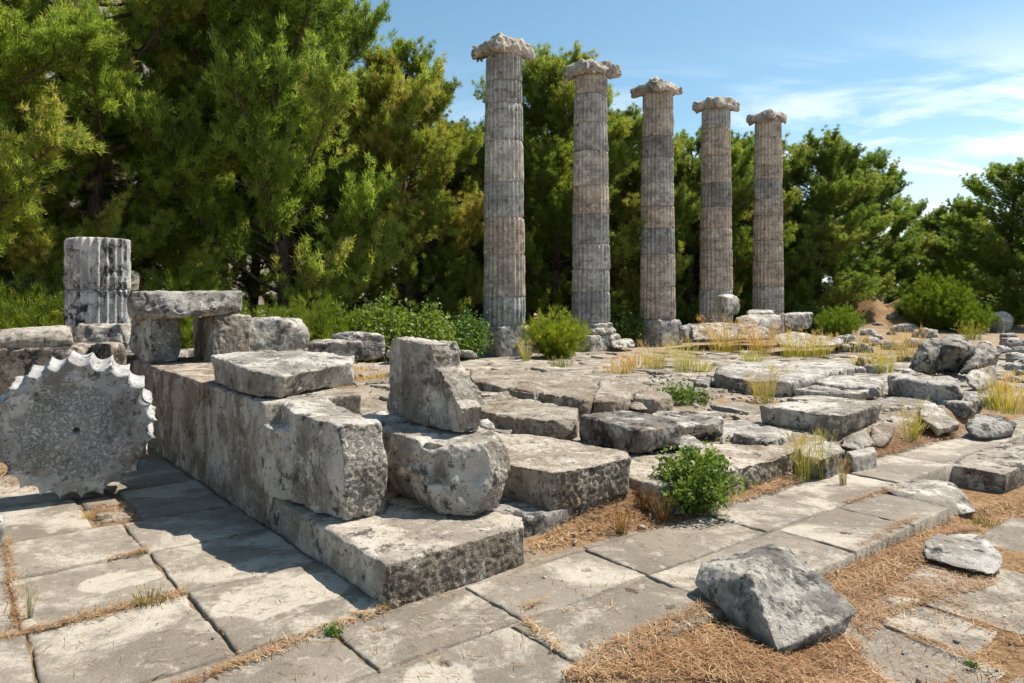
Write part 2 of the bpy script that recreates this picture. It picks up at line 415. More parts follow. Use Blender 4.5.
stone('split_block', 'upright split block leaning on the wall corner, its narrow right end rough and pitted',
      [[AB(4.72, 1.905, .225), AB(5.22, 1.84, .225), AB(5.35, 2.25, .225), AB(4.8, 2.25, .225),
        AB(4.72, 1.885, .72), AB(5.24, 1.80, .715), AB(5.35, 2.25, .73), AB(4.8, 2.25, .72)],
       [AB(4.18, 1.98, .225), AB(4.84, 1.885, .225), AB(4.96, 1.97, .225), AB(5.3, 1.97, .4), AB(5.5, 2.36, .5), AB(4.22, 2.28, .225),
        AB(4.17, 1.97, .55), AB(4.19, 2.28, .55),
        AB(4.20, 1.975, .825), AB(4.80, 1.885, .85), AB(4.96, 1.985, .865), AB(5.35, 1.99, .875), AB(5.5, 2.36, .87), AB(4.25, 2.25, .81)]],
      'marble', 'stone block', RB_, chips=2, chip=.04, rough=1.0, amp=.8, tint=(1.06, 1.05, 1.03), round_=1, facet=.7,
      dents=[(AB(4.88, 1.86, .66), .04, .05), (AB(4.86, 1.86, .56), .035, .05), (AB(4.84, 1.86, .46), .04, .045), (AB(4.83, 1.86, .36), .035, .04), (AB(4.5, 1.93, .6), .05, .015)])
stone('rounded_block', 'bulging broken block on the step block, carrying the stepped upright block',
      [AB(4.62, 2.47, .7), AB(4.09, 2.49, .69), AB(3.83, 2.80, .68), AB(3.93, 3.02, .68), AB(5.3, 3.1, .7), AB(5.3, 2.6, .7),
       AB(4.7, 2.40, .5), AB(4.0, 2.42, .5), AB(3.69, 2.73, .47), AB(3.76, 2.92, .46), AB(3.86, 3.03, .45), AB(5.2, 3.1, .4),
       AB(4.5, 2.56, .225), AB(3.98, 2.56, .225), AB(3.76, 2.68, .225), AB(3.83, 2.92, .225), AB(5.0, 2.9, .225)],
      'marble', 'stone block', RB_, chips=3, chip=.06, rough=.8, rdir=(.9, -.45, 0), amp=1.25, tint=(1.05, 1.02, .98),
      dents=[(AB(4.0, 2.48, .55), .09, .04), (AB(3.8, 2.7, .5), .06, .04)])
stone('stepped_block', 'upright block with a stepped right profile, balanced on the bulging block',
      [[AB(a, b, z) for a, z in ((4.08, .70), (4.06, .88), (4.13, .925), (5.06, .95), (5.12, .75), (5.06, .70)) for b in (2.77, 2.95)],
       [AB(a, b, z) for a, z in ((4.11, .88), (4.16, .965), (4.29, 1.05), (4.33, 1.125), (5.08, 1.13), (5.08, .9)) for b in (2.77, 3.02)],
       [AB(a, b, z) for a, z in ((4.40, 1.08), (4.43, 1.305), (5.02, 1.315), (5.08, 1.22), (5.08, 1.0)) for b in (2.77, 3.0)]],
      'marble_brown', 'stone block', RB_, chips=1, chip=.03, rough=.7, amp=1.0, facet=.8, tint=(1.04, 1.04, 1.04), round_=1)
stone('thick_slab', 'thick smooth slab with a broken pitted end, right of the bulging block',
      prism(P(.43, (484, 430), (487, 447), (497, 461), (552, 473), (566, 471), (631, 457), (628, 452), (580, 440)), .15, .97),
      'marble_brown', 'stone slab', RS, chips=3, chip=.08, rough=1.0, amp=.8, tint=(1.0, .96, .92), round_=1, dents=[(D(597, 471, 5.2), .035, .06)])
stone('under_block', 'low rounded block lying under the thick smooth slab', prism([AB(3.70, 2.97, .17), AB(3.70, 3.25, .17), AB(3.80, 3.98, .17), AB(4.5, 3.95, .17), AB(4.6, 2.97, .17)], -.05, .96),
      'marble_dark', 'stone block', RS, chips=5, chip=.07, amp=1.0, tint=(1.1, 1.1, 1.1))
stone('end_block', 'dark grey block with a pale sunlit end, right of the thick smooth slab',
      P(.455, (578, 414), (612, 423), (640, 430.5), (681, 425), (672, 418), (620, 409)) + [G(579, 444.5, .15), (*G(637, 454, .25)[:2], .25), (*G(681, 426, .455)[:2], .28), (*G(672, 418, .455)[:2], .25), (*G(622, 410, .455)[:2], .15)],
      'marble_dark', 'stone block', RS, chips=3, chip=.05, rough=.3, amp=.9, tint=(.95, .94, .92))
stone('wedge_stone', 'small pale wedge stone poking out behind the dark grey block',
      [D(672, 444, 6.7), D(683, 434, 6.9), D(690, 433, 6.9), D(704, 444, 6.6), D(703, 449, 6.55), D(684, 450, 6.5), D(672, 450, 6.9), D(690, 446, 7.1)],
      'marble', 'stone', RS, chips=2, chip=.03)
stone('rough_slab', 'rough grey slab behind the dark grey block, beside the creeping green plant',
      prism(P(.38, (655, 409), (690, 411), (722, 416), (726, 421), (706, 424), (680, 426), (648, 420)), .21, .93),
      'marble_dark', 'stone slab', RS, chips=4, chip=.06, amp=1.1, tint=(1.1, 1.08, 1.05))

# --- rough floor ledges, centre
LG = 'broken ledges of the temple foundation'
stone('foundation_ledge', 'earthy broken ledge just behind the thick smooth slab, orange soil at its foot',
      prism(P(.40, (476, 408), (496, 414), (514, 417), (552, 420), (575, 421), (578, 408), (545, 402), (531, 399), (510, 397), (477, 394)), .12, 1.03),
      'ledge', 'stone ledge', LG, chips=5, chip=.10, amp=1.0, facet=.9, round_=1)
stone('foundation_ledge', 'long cracked ledge crossing the floor behind the stepped block, dark hollows under its lip',
      [prism(P(.5, (470, 380), (498, 384), (517, 389), (538, 392), (545, 378), (540, 370), (470, 369)), .12, 1.0),
       prism(P(.49, (541, 392.5), (570, 396), (590, 399.5), (600, 385), (585, 374), (546, 373)), .12, 1.0)],
      'ledge', 'stone ledge', LG, chips=5, chip=.12, amp=1.0, facet=.9, round_=1)
stone('foundation_ledge', 'low cracked ledge at the end of the long ledge, above the dark grey block',
      prism(P(.47, (592, 399.5), (612, 401), (628, 396), (648, 386), (640, 379), (602, 377)), .12, 1.0), 'ledge', 'stone ledge', LG, chips=6, chip=.10, amp=1.0, facet=.9, round_=1)
stone('broken_stone', 'rounded tan rock left of the creeping green plant', prism(P(.46, (633, 396.5), (655, 398.5), (675, 397), (668, 391), (645, 390)), .15, 1.05, ),
      'ledge', 'rock', LG, chips=5, chip=.06, amp=1.2)
stone('broken_stone', 'small tan rock tucked behind the dark grey block', [D(x, y, Y) for x, y, Y in ((626, 408, 8.2), (631, 401, 8.3), (641, 401, 8.3), (650, 410, 8.2), (640, 411, 8.0), (630, 410, 8.6), (645, 409, 8.6))],
      'ledge', 'rock', LG, chips=3, chip=.03)
stone('broken_stone', 'small cracked rock at the right end of the low ledge', [D(x, y, Y) for x, y, Y in ((600, 408, 8.3), (601, 396, 8.5), (614, 395, 8.5), (620, 399, 8.4), (621, 409, 8.2), (606, 408, 8.9), (616, 408, 8.9))],
      'ledge', 'rock', LG, chips=3, chip=.04)
stone('broken_stone', 'tan rock in the hollow below the long cracked ledge', [D(x, y, Y) for x, y, Y in ((490, 400, 8.9), (500, 391, 9.0), (514, 389, 9.1), (530, 398, 9.0), (528, 404, 8.8), (505, 404, 8.7), (510, 400, 9.4))],
      'ledge', 'rock', LG, chips=4, chip=.04, amp=1.2)
stone('broken_stone', 'greenish tan rock at the right end of the earthy ledge', [D(x, y, Y) for x, y, Y in ((577, 413, 8.3), (583, 404, 8.4), (597, 401, 8.5), (610, 412, 8.3), (592, 415, 8.1), (580, 412, 8.8), (604, 411, 8.8))],
      'ledge', 'rock', LG, chips=3, chip=.04, tint=(.9, .92, .75))
stone('small_stone', 'small pale grey stone between the stepped block and the earthy ledge', [D(x, y, Y) for x, y, Y in ((478, 428, 5.9), (479, 420, 5.95), (488, 418, 6.0), (495, 424, 5.9), (496, 430, 5.85), (482, 430, 6.15), (492, 430, 6.2))],
      'marble', 'stone', LG, chips=3, chip=.03, tint=(1.1, 1.1, 1.1))
stone('floor_stone', 'flat worn stone in the gap between the slab-topped wall and the stepped block',
      prism(P(.5, (330, 405), (352, 397), (392, 399), (392, 418), (350, 412)), .1, 1.05), 'ledge', 'stone slab', LG, chips=4, chip=.07, amp=1.4)
stone('floor_stone', 'thin flat stone beyond the dry golden grass, left of the stepped block',
      prism(P(.5, (340, 371), (352, 364), (392, 361), (392, 372), (360, 375)), .1, 1.02), 'ledge', 'stone slab', LG, chips=4, chip=.06, amp=1.0, tint=(1.05, 1.05, 1.1))

# --- front platform slabs along the paved strip
PF = 'edge slabs of the temple platform along the paving'
stone('platform_slab', 'low platform slab with a broken front edge, behind the leafy shrub',
      prism(P(.22, (662, 487), (694, 481), (745, 463.5), (793, 452.5), (797, 446), (760, 441), (700, 443), (640, 452), (600, 470)), -.05, 1.0),
      'marble_brown', 'stone slab', PF, chips=4, chip=.10, rough=.6, amp=1.3, tint=(1.05, 1.0, .95))
stone('platform_slab', 'low slab behind the two wispy stalk tufts, under the tabular slab', prism(P(.2, (799, 449), (808, 437), (836, 441), (846, 450), (826, 458), (802, 456)), -.05, 1.0),
      'marble', 'stone slab', PF, chips=4, chip=.07, rough=.6, amp=1.2)
stone('platform_slab', 'sunlit flat slab step left of the tabular slab', prism(P(.27, (732, 432), (767, 442), (795, 432), (770, 425), (740, 424)), .02, 1.0),
      'marble', 'stone slab', PF, chips=3, chip=.05, amp=1.0)
stone('platform_stone', 'squat pale stone with reddish weeds at the foot of the tabular slab', prism(P(.16, (845, 450), (874, 446), (877, 451), (852, 456)), -.05, 1.05),
      'marble_brown', 'stone', PF, chips=4, chip=.05)
stone('tabular_slab', 'tabular slab with a bright flat top and sharp corner, propped on rubble',
      prism(P(.415, (758, 405), (795, 400.5), (811, 397), (884, 403), (843, 415.8), (794, 407)), .2, .95),
      'marble', 'stone slab', RS, chips=3, chip=.08, amp=.9, tint=(1.05, 1.03, 1.0), rough=.4)
stone('split_slab', 'low slab split by a straight crack, just behind the tabular slab',
      [prism(P(.285, (794, 390), (842, 392.5), (840, 386), (811, 384.5)), .17, 1.0), prism(P(.30, (844, 393), (872, 391), (866, 387), (843, 386)), .17, 1.0), prism(P(.325, (808, 387), (840, 389), (838, 385.5), (815, 384)), .2, 1.0)],
      'marble', 'stone slab', RS, chips=3, chip=.05, amp=1.0, tint=(1.05, 1.03, 1.0))
stone('round_ended_slab', 'slab with a rounded right end, third back above the tabular slab',
      prism(P(.35, (798, 377), (815, 372.5), (868, 375), (884, 381), (882, 387), (832, 385)), .15, 1.0), 'marble', 'stone slab', RS, chips=4, chip=.12, amp=1.0, round_=4)
stone('broad_slab', 'broad flat slab with a hollowed front lip, behind the tall dry tuft',
      prism(P(.42, (712, 372.5), (747, 379), (790, 381), (806, 373), (856, 367), (852, 361.5), (760, 362), (716, 366)), .14, .97),
      'marble', 'stone slab', RS, chips=4, chip=.10, amp=1.2, dents=[(D(738, 382, 10.9), .28, .10)])
stone('floor_stone', 'small block buried beside the hollow-lipped broad slab', prism(P(.30, (694, 382), (708, 384), (712, 377), (698, 375)), .1, 1.0), 'marble_dark', 'stone', RS, chips=3, chip=.04)
stone('broken_stone', 'small tan stone at the right edge of the creeping green plant', prism(P(.38, (694, 391), (707, 393), (709, 388), (697, 387)), .15, 1.1), 'ledge', 'rock', RS, chips=3, chip=.04)
stone('long_block', 'long rounded grey block with a green grass tuft before it, at right',
      prism(P(.48, (886, 374.5), (899, 379), (945, 382), (968, 386.5), (974, 384.5), (952, 376), (905, 372)), .16, .98), 'marble', 'stone block', RS, chips=6, chip=.15, amp=1.2, round_=3, tint=(.9, .9, .92))
stone('jagged_boulder', 'big jagged dark boulder rising highest among the stones at right',
      [[D(x, y, Y) for x, y, Y in ((908, 369, 13.1), (911, 361, 13.2), (921, 340, 13.4), (944, 336.5, 13.9), (947, 343, 13.2), (928, 355, 12.8), (930, 377, 12.8), (945, 372, 13.8), (930, 360, 14.2))],
       [D(x, y, Y) for x, y, Y in ((940, 340, 13.3), (950, 333, 14.2), (971, 339, 13.6), (977, 346, 13.0), (973, 350, 12.9), (948, 345, 12.75), (955, 377, 13.3), (938, 376, 13.2), (960, 370, 14.2), (966, 350, 14.2))]],
      'marble_dark', 'boulder', RS, chips=1, chip=.10, amp=1.0, tint=(.85, .83, .8), round_=1, facet=1.4)
stone('jagged_boulder', 'dark slanting boulder with a pale cap, against the right of the highest boulder',
      [D(x, y, Y) for x, y, Y in ((958, 375, 12.6), (974, 346, 13.2), (984, 342, 13.6), (1001, 351, 13.3), (995, 360, 13.0), (978, 367, 12.6), (996, 366, 14.2), (966, 375, 13.6))],
      'marble_dark', 'boulder', RS, chips=1, chip=.10, amp=1.0, tint=(.85, .83, .8), round_=1, facet=1.4)
stone('angular_block', 'angular light grey block tilted against the jagged boulders',
      [D(x, y, Y) for x, y, Y in ((965, 375, 10.7), (968, 371, 10.9), (995, 364.5, 11.3), (999, 387, 11.0), (980, 393.5, 10.4), (967, 383, 10.6), (996, 385, 11.8), (972, 385, 11.6))],
      'marble', 'stone block', RS, chips=2, chip=.05, amp=1.0, tint=(1.02, 1.02, 1.03))
stone('floor_ledge', 'low ragged ledge in front of the long rounded block and angular block',
      prism(P(.27, (938, 402), (968, 404), (1000, 392), (997, 386), (960, 392), (935, 398)), .0, 1.0), 'marble_dark', 'stone ledge', RS, chips=5, chip=.08, amp=1.5)
stone('tilted_slab', 'small smooth slab tilted toward the paving, bright, below the long rounded block',
      [D(x, y, Y) for x, y, Y in ((919, 404, 9.1), (935, 402, 9.1), (960, 424, 8.35), (940, 429.5, 8.15), (920, 417, 8.5), (921, 412, 9.3), (937, 412, 9.3), (959, 430, 8.5), (938, 436, 8.25))],
      'marble', 'stone slab', RS, chips=1, chip=.03, amp=.6, tint=(1.12, 1.1, 1.07), round_=1)
stone('corner_block', 'dark broken block with a notched top, standing on the paving at right edge',
      [[D(x, y, Y) for x, y, Y in ((960, 419, 8.5), (974, 414, 8.9), (990, 424, 8.3), (990, 439, 8.15), (976, 438, 8.2), (963, 428, 8.45), (985, 436, 8.9))],
       [D(x, y, Y) for x, y, Y in ((975, 413, 8.9), (1000, 414, 9.0), (1017, 423, 8.6), (1010, 438, 8.3), (988, 439, 8.2), (986, 424, 8.3), (1010, 437, 8.9), (980, 435, 8.8))]],
      'marble_dark', 'stone block', RS, chips=3, chip=.06, amp=1.0)
stone('flat_stone', 'flat sunny stone between the tabular slab and small tilted slab', prism(P(.19, (880, 412), (903, 404), (920, 408), (917, 420), (893, 421)), .0, 1.05), 'marble_brown', 'stone slab', RS, chips=4, chip=.06, amp=1.2)
stone('flat_stone', 'thin flat stone just in front of the long rounded block', prism(P(.24, (872, 401), (893, 396), (938, 399), (925, 406), (890, 407)), .05, 1.05), 'marble', 'stone slab', RS, chips=4, chip=.05, amp=1.0, tint=(.9, .9, .9))
stone('rubble_stone', 'reddish shaded rubble stone propping the right corner of the tabular slab', [D(x, y, Y) for x, y, Y in ((868, 446, 7.7), (870, 427, 7.9), (884, 419, 8.2), (896, 423, 8.0), (896, 433, 7.9), (884, 446, 7.6), (876, 449, 7.6), (892, 438, 8.4))],
      'marble_brown', 'stone', RS, chips=4, chip=.06, amp=1.2, tint=(.9, .85, .8))
stone('rubble_stone', 'sloping grey rubble stone under the sharp corner of the tabular slab', [D(x, y, Y) for x, y, Y in ((842, 438, 7.5), (866, 427, 7.7), (876, 444, 7.5), (855, 452, 7.1), (838, 446, 7.2), (850, 448, 7.8), (868, 446, 7.8))],
      'marble', 'stone', RS, chips=3, chip=.05, amp=1.2)
stone('rubble_stone', 'thick rubble stone under the tabular slab, shaded by it', prism([AB(4.5, 6.2, .22), AB(4.6, 7.3, .22), AB(5.5, 7.3, .22), AB(5.4, 6.3, .22)], -.05, 1.0), 'marble', 'stone', RS, chips=4, chip=.08)

# --- paving edge stones, right
stone('pit_block', 'thick paving block with a dark sheer side above the litter pit, right edge', prism([AB(2.43, 7.72), AB(2.43, 9.6), AB(2.955, 9.6), AB(2.955, 7.70)], -.40),
      'marble_dark', 'stone block', RS, chips=1, chip=.03, amp=.55, rough=.6, tint=(1.0, .92, .85), round_=1)
stone('tipped_slab', 'pale slab tipped down into the litter in the gap of the paved strip',
      [D(x, y, Y) for x, y, Y in ((880, 487, 6.15), (904, 479, 6.5), (950, 480.5, 6.45), (966, 490, 6.15), (937, 502, 5.75), (911, 494, 5.9), (979, 513, 5.85), (940, 521, 5.6), (905, 503, 5.85), (960, 505, 6.5), (890, 494, 6.5))],
      'marble', 'stone slab', RS, chips=2, chip=.04, amp=.9, tint=(1.15, 1.13, 1.1), rough=.5)
stone('leaning_boulder', 'large faceted boulder with a pale lichen-spotted top, on orange litter at front right',
      [[D(x, y, Y) for x, y, Y in ((702, 563, 4.05), (695, 583, 3.98), (703, 593, 3.95), (714, 606, 3.90), (747, 633, 3.76), (765, 664, 3.56), (774, 667, 3.46), (778, 651, 3.40),
        (757, 592, 3.60), (752, 575, 3.68), (770, 542, 4.30), (792, 547, 4.28), (800, 556, 4.2), (740, 600, 4.3), (800, 620, 4.2), (720, 585, 4.3), (812, 590, 3.95))],
       [D(x, y, Y) for x, y, Y in ((766, 662, 3.54), (774, 667, 3.46), (778, 651, 3.40), (758, 593, 3.61), (811, 596, 3.78), (822, 583, 4.0), (858, 612, 3.74), (846, 632, 3.70), (812, 642, 3.66), (805, 560, 4.2), (818, 575, 4.15), (840, 615, 4.15), (790, 640, 4.2))]],
      'boulder', 'boulder', None, chips=2, chip=.03, amp=.75, round_=1, tint=(1.08, 1.06, 1.03), facet=.8, dents=[(D(800, 594, 3.80), .05, .03), (D(780, 588, 3.72), .05, .02)])
stone('flat_boulder', 'flat tilted boulder with a bright top and dark underside, amid the litter at right',
      [D(x, y, Y * .975) for x, y, Y in ((923, 541, 5.0), (922, 553, 4.9), (924, 559, 4.85), (935, 535, 5.2), (963, 532, 5.25), (985, 537, 5.15), (1001, 551, 4.9), (1006, 566, 4.72), (1001, 571, 4.66), (997, 576, 4.6), (978, 564, 4.7), (975, 572, 4.62), (965, 555, 5.2), (940, 550, 5.25))],
      'marble', 'boulder', None, chips=2, chip=.03, amp=.9, tint=(1.1, 1.1, 1.12), round_=1, facet=.8)
stone('sliver_stone', 'thin pale stone half buried in orange litter, right of the large faceted boulder', prism(P(-.10, (884, 607), (888, 596), (901, 590), (926, 597), (905, 603)), -.2, 1.1),
      'marble', 'stone', None, chips=3, chip=.03, tint=(1.3, 1.25, 1.15), amp=.5)
stone('edge_stone', 'grey block cut off by the left edge of the photo, on the paving', prism(P(.14, (-14, 514), (4, 512), (4, 527), (-14, 530)), -.02, 1.0), 'marble_dark', 'stone block', None, chips=2, chip=.02, tint=(1.3, 1.35, 1.4))

stone('rubble_stone', 'low grey rubble stone half buried at the left foot of the leafy shrub', [D(x, y, Y) for x, y, Y in ((622, 514, 5.5), (634, 500, 5.75), (652, 496, 5.85), (664, 505, 5.65), (660, 517, 5.4), (640, 519, 5.35), (630, 510, 6.0), (660, 508, 6.0))], 'marble_dark', 'stone', PF, chips=3, chip=.05, amp=1.3, round_=1)
stone('rubble_stone', 'pale corner stone between the thick smooth slab and leafy shrub', [D(x, y, Y) for x, y, Y in ((632, 492, 5.9), (634, 484, 6.1), (655, 478, 6.3), (668, 482, 6.2), (666, 497, 5.8), (645, 500, 5.75), (640, 488, 6.5), (668, 490, 6.5))], 'marble', 'stone', PF, chips=3, chip=.05, amp=1.2, round_=1)

# --- left rear group
LB = 'stacked blocks behind the fallen drum'
stone('upper_block', 'upper block of the two-course stack at the far left, lit top', [D(x, y, Y) for x, y, Y in ((-30, 338, 8.1), (0, 334.5, 8.1), (32, 327, 8.4), (63, 326, 8.5), (71, 329, 8.3), (75, 346, 8.2), (0, 352, 8.05), (-30, 353, 8.05), (-30, 334, 9.3), (66, 326.5, 9.3), (70, 345, 9.2), (-30, 352, 9.3))],
      'marble_brown', 'stone block', LB, chips=3, chip=.06, tint=(.95, .93, .9))
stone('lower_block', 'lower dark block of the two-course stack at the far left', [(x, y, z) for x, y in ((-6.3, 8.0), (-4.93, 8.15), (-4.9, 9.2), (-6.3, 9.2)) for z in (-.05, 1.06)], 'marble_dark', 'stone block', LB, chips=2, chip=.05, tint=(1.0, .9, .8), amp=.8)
stone('weathered_block', 'furrowed weathered block between the far left stack and the upright prop stone', [D(x, y, Y) for x, y, Y in ((75, 330, 10), (80, 324.5, 10), (133, 324, 10), (133, 344, 9.9), (75, 346, 9.9), (112, 366, 9.8), (92, 362, 9.8), (80, 325, 11), (133, 325, 11), (100, 362, 11))],
      'marble', 'stone block', LB, chips=5, chip=.10, amp=1.7, tint=(.95, .92, .88))
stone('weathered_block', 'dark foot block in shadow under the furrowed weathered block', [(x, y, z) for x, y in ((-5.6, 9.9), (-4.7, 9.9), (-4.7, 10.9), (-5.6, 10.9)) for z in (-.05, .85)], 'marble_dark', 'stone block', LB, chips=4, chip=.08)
stone('prop_stone', 'upright prop stone with a pitted sunlit face, under the left end of the lintel', [D(x, y, Y) for x, y, Y in ((133, 318, 8.7), (150, 314.5, 8.2), (181, 317, 8.5), (183, 345, 8.5), (178, 362, 8.35), (152, 364, 8.15), (131, 360, 8.6), (127, 345, 8.7), (172, 317, 9.1), (174, 360, 9.0))],
      'marble', 'stone block', LB, chips=4, chip=.06, rough=1.0, amp=1.0)
stone('lintel_slab', 'long lintel slab bridging the prop stone and the shaded block', [D(x, y, Y) for x, y, Y in ((127, 292.5, 8.3), (133, 291, 8.25), (242, 291.5, 8.5), (242, 312, 8.5), (210, 315, 8.2), (150, 317, 8.1), (133, 321, 8.2), (128, 312, 8.3), (133, 292, 9.0), (240, 292.5, 9.1), (240, 313, 9.1), (133, 317, 9.0))],
      'marble', 'stone slab', LB, chips=4, chip=.06, rough=.5, amp=1.2, tint=(.92, .92, .92))
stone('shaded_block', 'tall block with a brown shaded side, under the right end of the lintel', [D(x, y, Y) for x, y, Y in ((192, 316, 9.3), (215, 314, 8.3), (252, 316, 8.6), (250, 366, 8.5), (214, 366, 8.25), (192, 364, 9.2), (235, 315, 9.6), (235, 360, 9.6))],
      'marble_brown', 'stone block', LB, chips=3, chip=.06, rough=.7, amp=1.0)
stone('grooved_block', 'block with vertical grooves and a chipped right corner, right of the shaded block', [D(x, y, Y) for x, y, Y in ((246, 319, 8.75), (262, 317.5, 8.9), (299, 319, 8.9), (310, 334, 8.9), (309, 352, 8.8), (299, 362, 8.75), (246, 362, 8.6), (265, 318, 9.6), (300, 320, 9.7), (300, 360, 9.6))],
      'marble', 'stone block', LB, chips=3, chip=.07, amp=1.3, dents=[(D(276, 335, 8.6), .08, .09), (D(282, 348, 8.6), .08, .07)])
stone('far_block', 'low flat block beyond the grooved block, before the green bushes', [D(x, y, Y) for x, y, Y in ((305, 342, 12), (362, 341, 12), (364, 347, 12), (362, 360, 12), (305, 360, 12), (312, 340, 13), (358, 339.5, 13), (358, 356, 13))], 'marble_dark', 'stone block', LB, chips=3, chip=.06, tint=(1.2, 1.15, 1.1))
stone('far_block', 'weathered block highest before the bushes, left of the stepped block', [D(x, y, Y) for x, y, Y in ((331, 334, 14), (352, 332, 14), (385, 336, 14), (386, 358, 13.8), (365, 362, 13.7), (332, 358, 13.8), (380, 334, 15), (340, 333, 15), (380, 352, 15))], 'marble_dark', 'stone block', LB, chips=4, chip=.08, amp=1.4, tint=(1.1, 1.1, 1.1))
stone('small_stone', 'small grey stone at the left foot of the nearest column base', [D(x, y, Y) for x, y, Y in ((455, 357, 19), (458, 350, 19), (470, 349, 19), (478, 354, 19), (478, 358, 19), (464, 356, 20), (474, 356, 20))], 'marble', 'stone', LB, chips=3, chip=.04)
stone('small_stone', 'small dark stone by the grass joint between the low far blocks and stepped block', [D(x, y, Y) for x, y, Y in ((384, 358, 12), (386, 349, 12), (395, 349, 12.1), (397, 360, 12), (388, 356, 12.5), (395, 357, 12.6))], 'marble_dark', 'stone', LB, chips=2, chip=.03)

# --- stones between and beside the columns
CB = 'loose blocks lying by the columns'
stone('cube_block', 'bright white cube-like block on the ledge in front of the fourth column', [D(x, y, Y) for x, y, Y in ((716, 296, 25.9), (727, 296.5, 25.3), (727, 317, 25.3), (716, 318, 25.9), (733, 293.5, 25.8), (739, 298, 25.7), (741, 308, 25.7), (738, 314, 25.6), (720, 294.5, 26.4), (734, 314, 26.6))], 'marble', 'stone block', CB, chips=2, chip=.05, amp=1.2, tint=(1.15, 1.15, 1.15))
stone('end_step', 'wide rough block at the right end of the ledge by the fifth column', [D(x, y, Y) for x, y, Y in ((783, 313.5, 25.5), (814, 312.5, 26), (811, 329, 25.8), (786, 331, 25.3), (790, 312.5, 27), (812, 312, 27), (808, 327, 27), (785, 328, 27))], 'marble', 'stone block', CB, chips=3, chip=.08, rough=.6, amp=1.2, tint=(1.08, 1.08, 1.08))
stone('ledge_slab', 'long flat slab below the white cube-like block', [D(x, y, Y) for x, y, Y in ((735, 317, 25), (748, 314, 26), (780, 313.5, 26), (782, 320, 25), (781, 330, 24.8), (738, 331, 24.6), (745, 330, 26.5), (780, 328, 26.5))], 'marble', 'stone slab', CB, chips=3, chip=.08, amp=1.2)
stone('ledge_slab', 'thin slab lying against the foot of the fifth column', [D(x, y, Y) for x, y, Y in ((747, 310, 27.5), (750, 309, 28), (774, 309.5, 28), (775, 314, 27.5), (747, 315, 27.3), (752, 314, 28.6), (773, 314, 28.6))], 'marble', 'stone slab', CB, chips=2, chip=.05)
stone('ledge_slab', 'long lower step slab behind the orange-tipped grass tufts', [D(x, y, Y) for x, y, Y in ((690, 325, 24.4), (715, 322.5, 25), (756, 324.5, 24.6), (772, 331, 24), (771, 341, 23.6), (692, 341, 23.6), (700, 324, 25.5), (765, 327, 25.5), (750, 338, 25.5))], 'marble_dark', 'stone slab', CB, chips=4, chip=.10, amp=1.2, tint=(1.3, 1.28, 1.25))
stone('ledge_slab', 'lowest pale flat slab right of the orange-tipped grass tufts', [D(x, y, Y) for x, y, Y in ((770, 335, 22.5), (792, 331, 24), (842, 338, 23), (846, 344, 22), (800, 349, 21.2), (776, 345, 21.8), (840, 346, 23), (790, 345, 24))], 'marble', 'stone slab', CB, chips=4, chip=.10, amp=1.2)
stone('round_boulder', 'rounded dark boulder right of the third column base', [D(x, y, Y) for x, y, Y in ((676, 338, 24.5), (678, 327, 24.6), (690, 322.5, 25), (702, 325, 24.7), (705, 335, 24.6), (702, 341, 24.4), (680, 342, 24.4), (688, 330, 25.6), (700, 334, 25.6))], 'boulder', 'boulder', CB, chips=4, chip=.10, amp=1.6, tint=(.9, .88, .9))
stone('small_stone', 'small white stone at the foot of the fourth column', [D(x, y, Y) for x, y, Y in ((709, 323, 25.2), (710, 318, 25.2), (718, 317.5, 25.4), (719, 323, 25.2), (712, 321, 25.8), (717, 321, 25.8))], 'marble', 'stone', CB, chips=2, chip=.05, tint=(1.2, 1.2, 1.2))
stone('small_stone', 'grey stone between the second and third column bases', [D(x, y, Y) for x, y, Y in ((608, 346, 23.5), (612, 339, 23.6), (632, 338, 23.8), (637, 347, 23.4), (615, 349, 23), (620, 344, 24.4), (632, 345, 24.4))], 'marble_dark', 'stone', CB, chips=3, chip=.06, tint=(1.2, 1.2, 1.2))
# ---------------------------------------------------------------- terrain
def hz(x, y):
    x = np.asarray(x, float); y = np.asarray(y, float)
    a, b = toab(x, y)
    zp = np.interp(y, [3, 4.5, 6, 7.5, 9, 13, 20, 26, 40, 90], [.10, .12, .16, .19, .2, .12, -.17, -.17, -.05, 0.2])
    zp = zp + .22 * np.exp(-((x - .6) / 1.7) ** 2 - ((y - 10.3) / 1.9) ** 2) + .25 * np.exp(-((x + 1.9) / 1.2) ** 2 - ((y - 9.3) / 1.8) ** 2)
    wpl = sstep(b, 1.9, 2.5) * sstep(a, 3.62, 3.86)
    far = sstep(y, 9, 13)
    base = -.018 + 0 * x
    lowz = np.interp(b, [2.0, 2.5, 3.0, 3.4, 4.6], [-.012, -.018, -.045, -.08, -.095]) - .040 * sstep(a, 2.12, 2.0) * sstep(b, 2.85, 3.2)
    base = np.where(a < 2.4, -.018 + (lowz + .018) * sstep(a, 2.33, 2.27), base)
    base = base - .17 * sstep(b, 5.4, 7.5) * sstep(a, 3.02, 2.94)
    base = np.where((b > 2.9) & (a > 3.4), np.maximum(base, -.018 + .028 * sstep(a, 3.4, 3.6)), base)
    z = base * (1 - wpl) + zp * wpl
    z = z * (1 - far) + (np.where(b > 2.0, zp, -.08 + .25 * sstep(y, 12, 60))) * far
    z = z + 1.45 * np.exp(-(np.abs(x - 18.6) / 2.9) ** 3 - ((y - 37.5) / 2.6) ** 2) * (1 + .18 * np.sin(x * 1.9 + y) + .12 * np.sin(x * 4.3 - y * 2.1))
    return z
def hz1(x, y): return float(hz(np.array([x]), np.array([y]))[0])

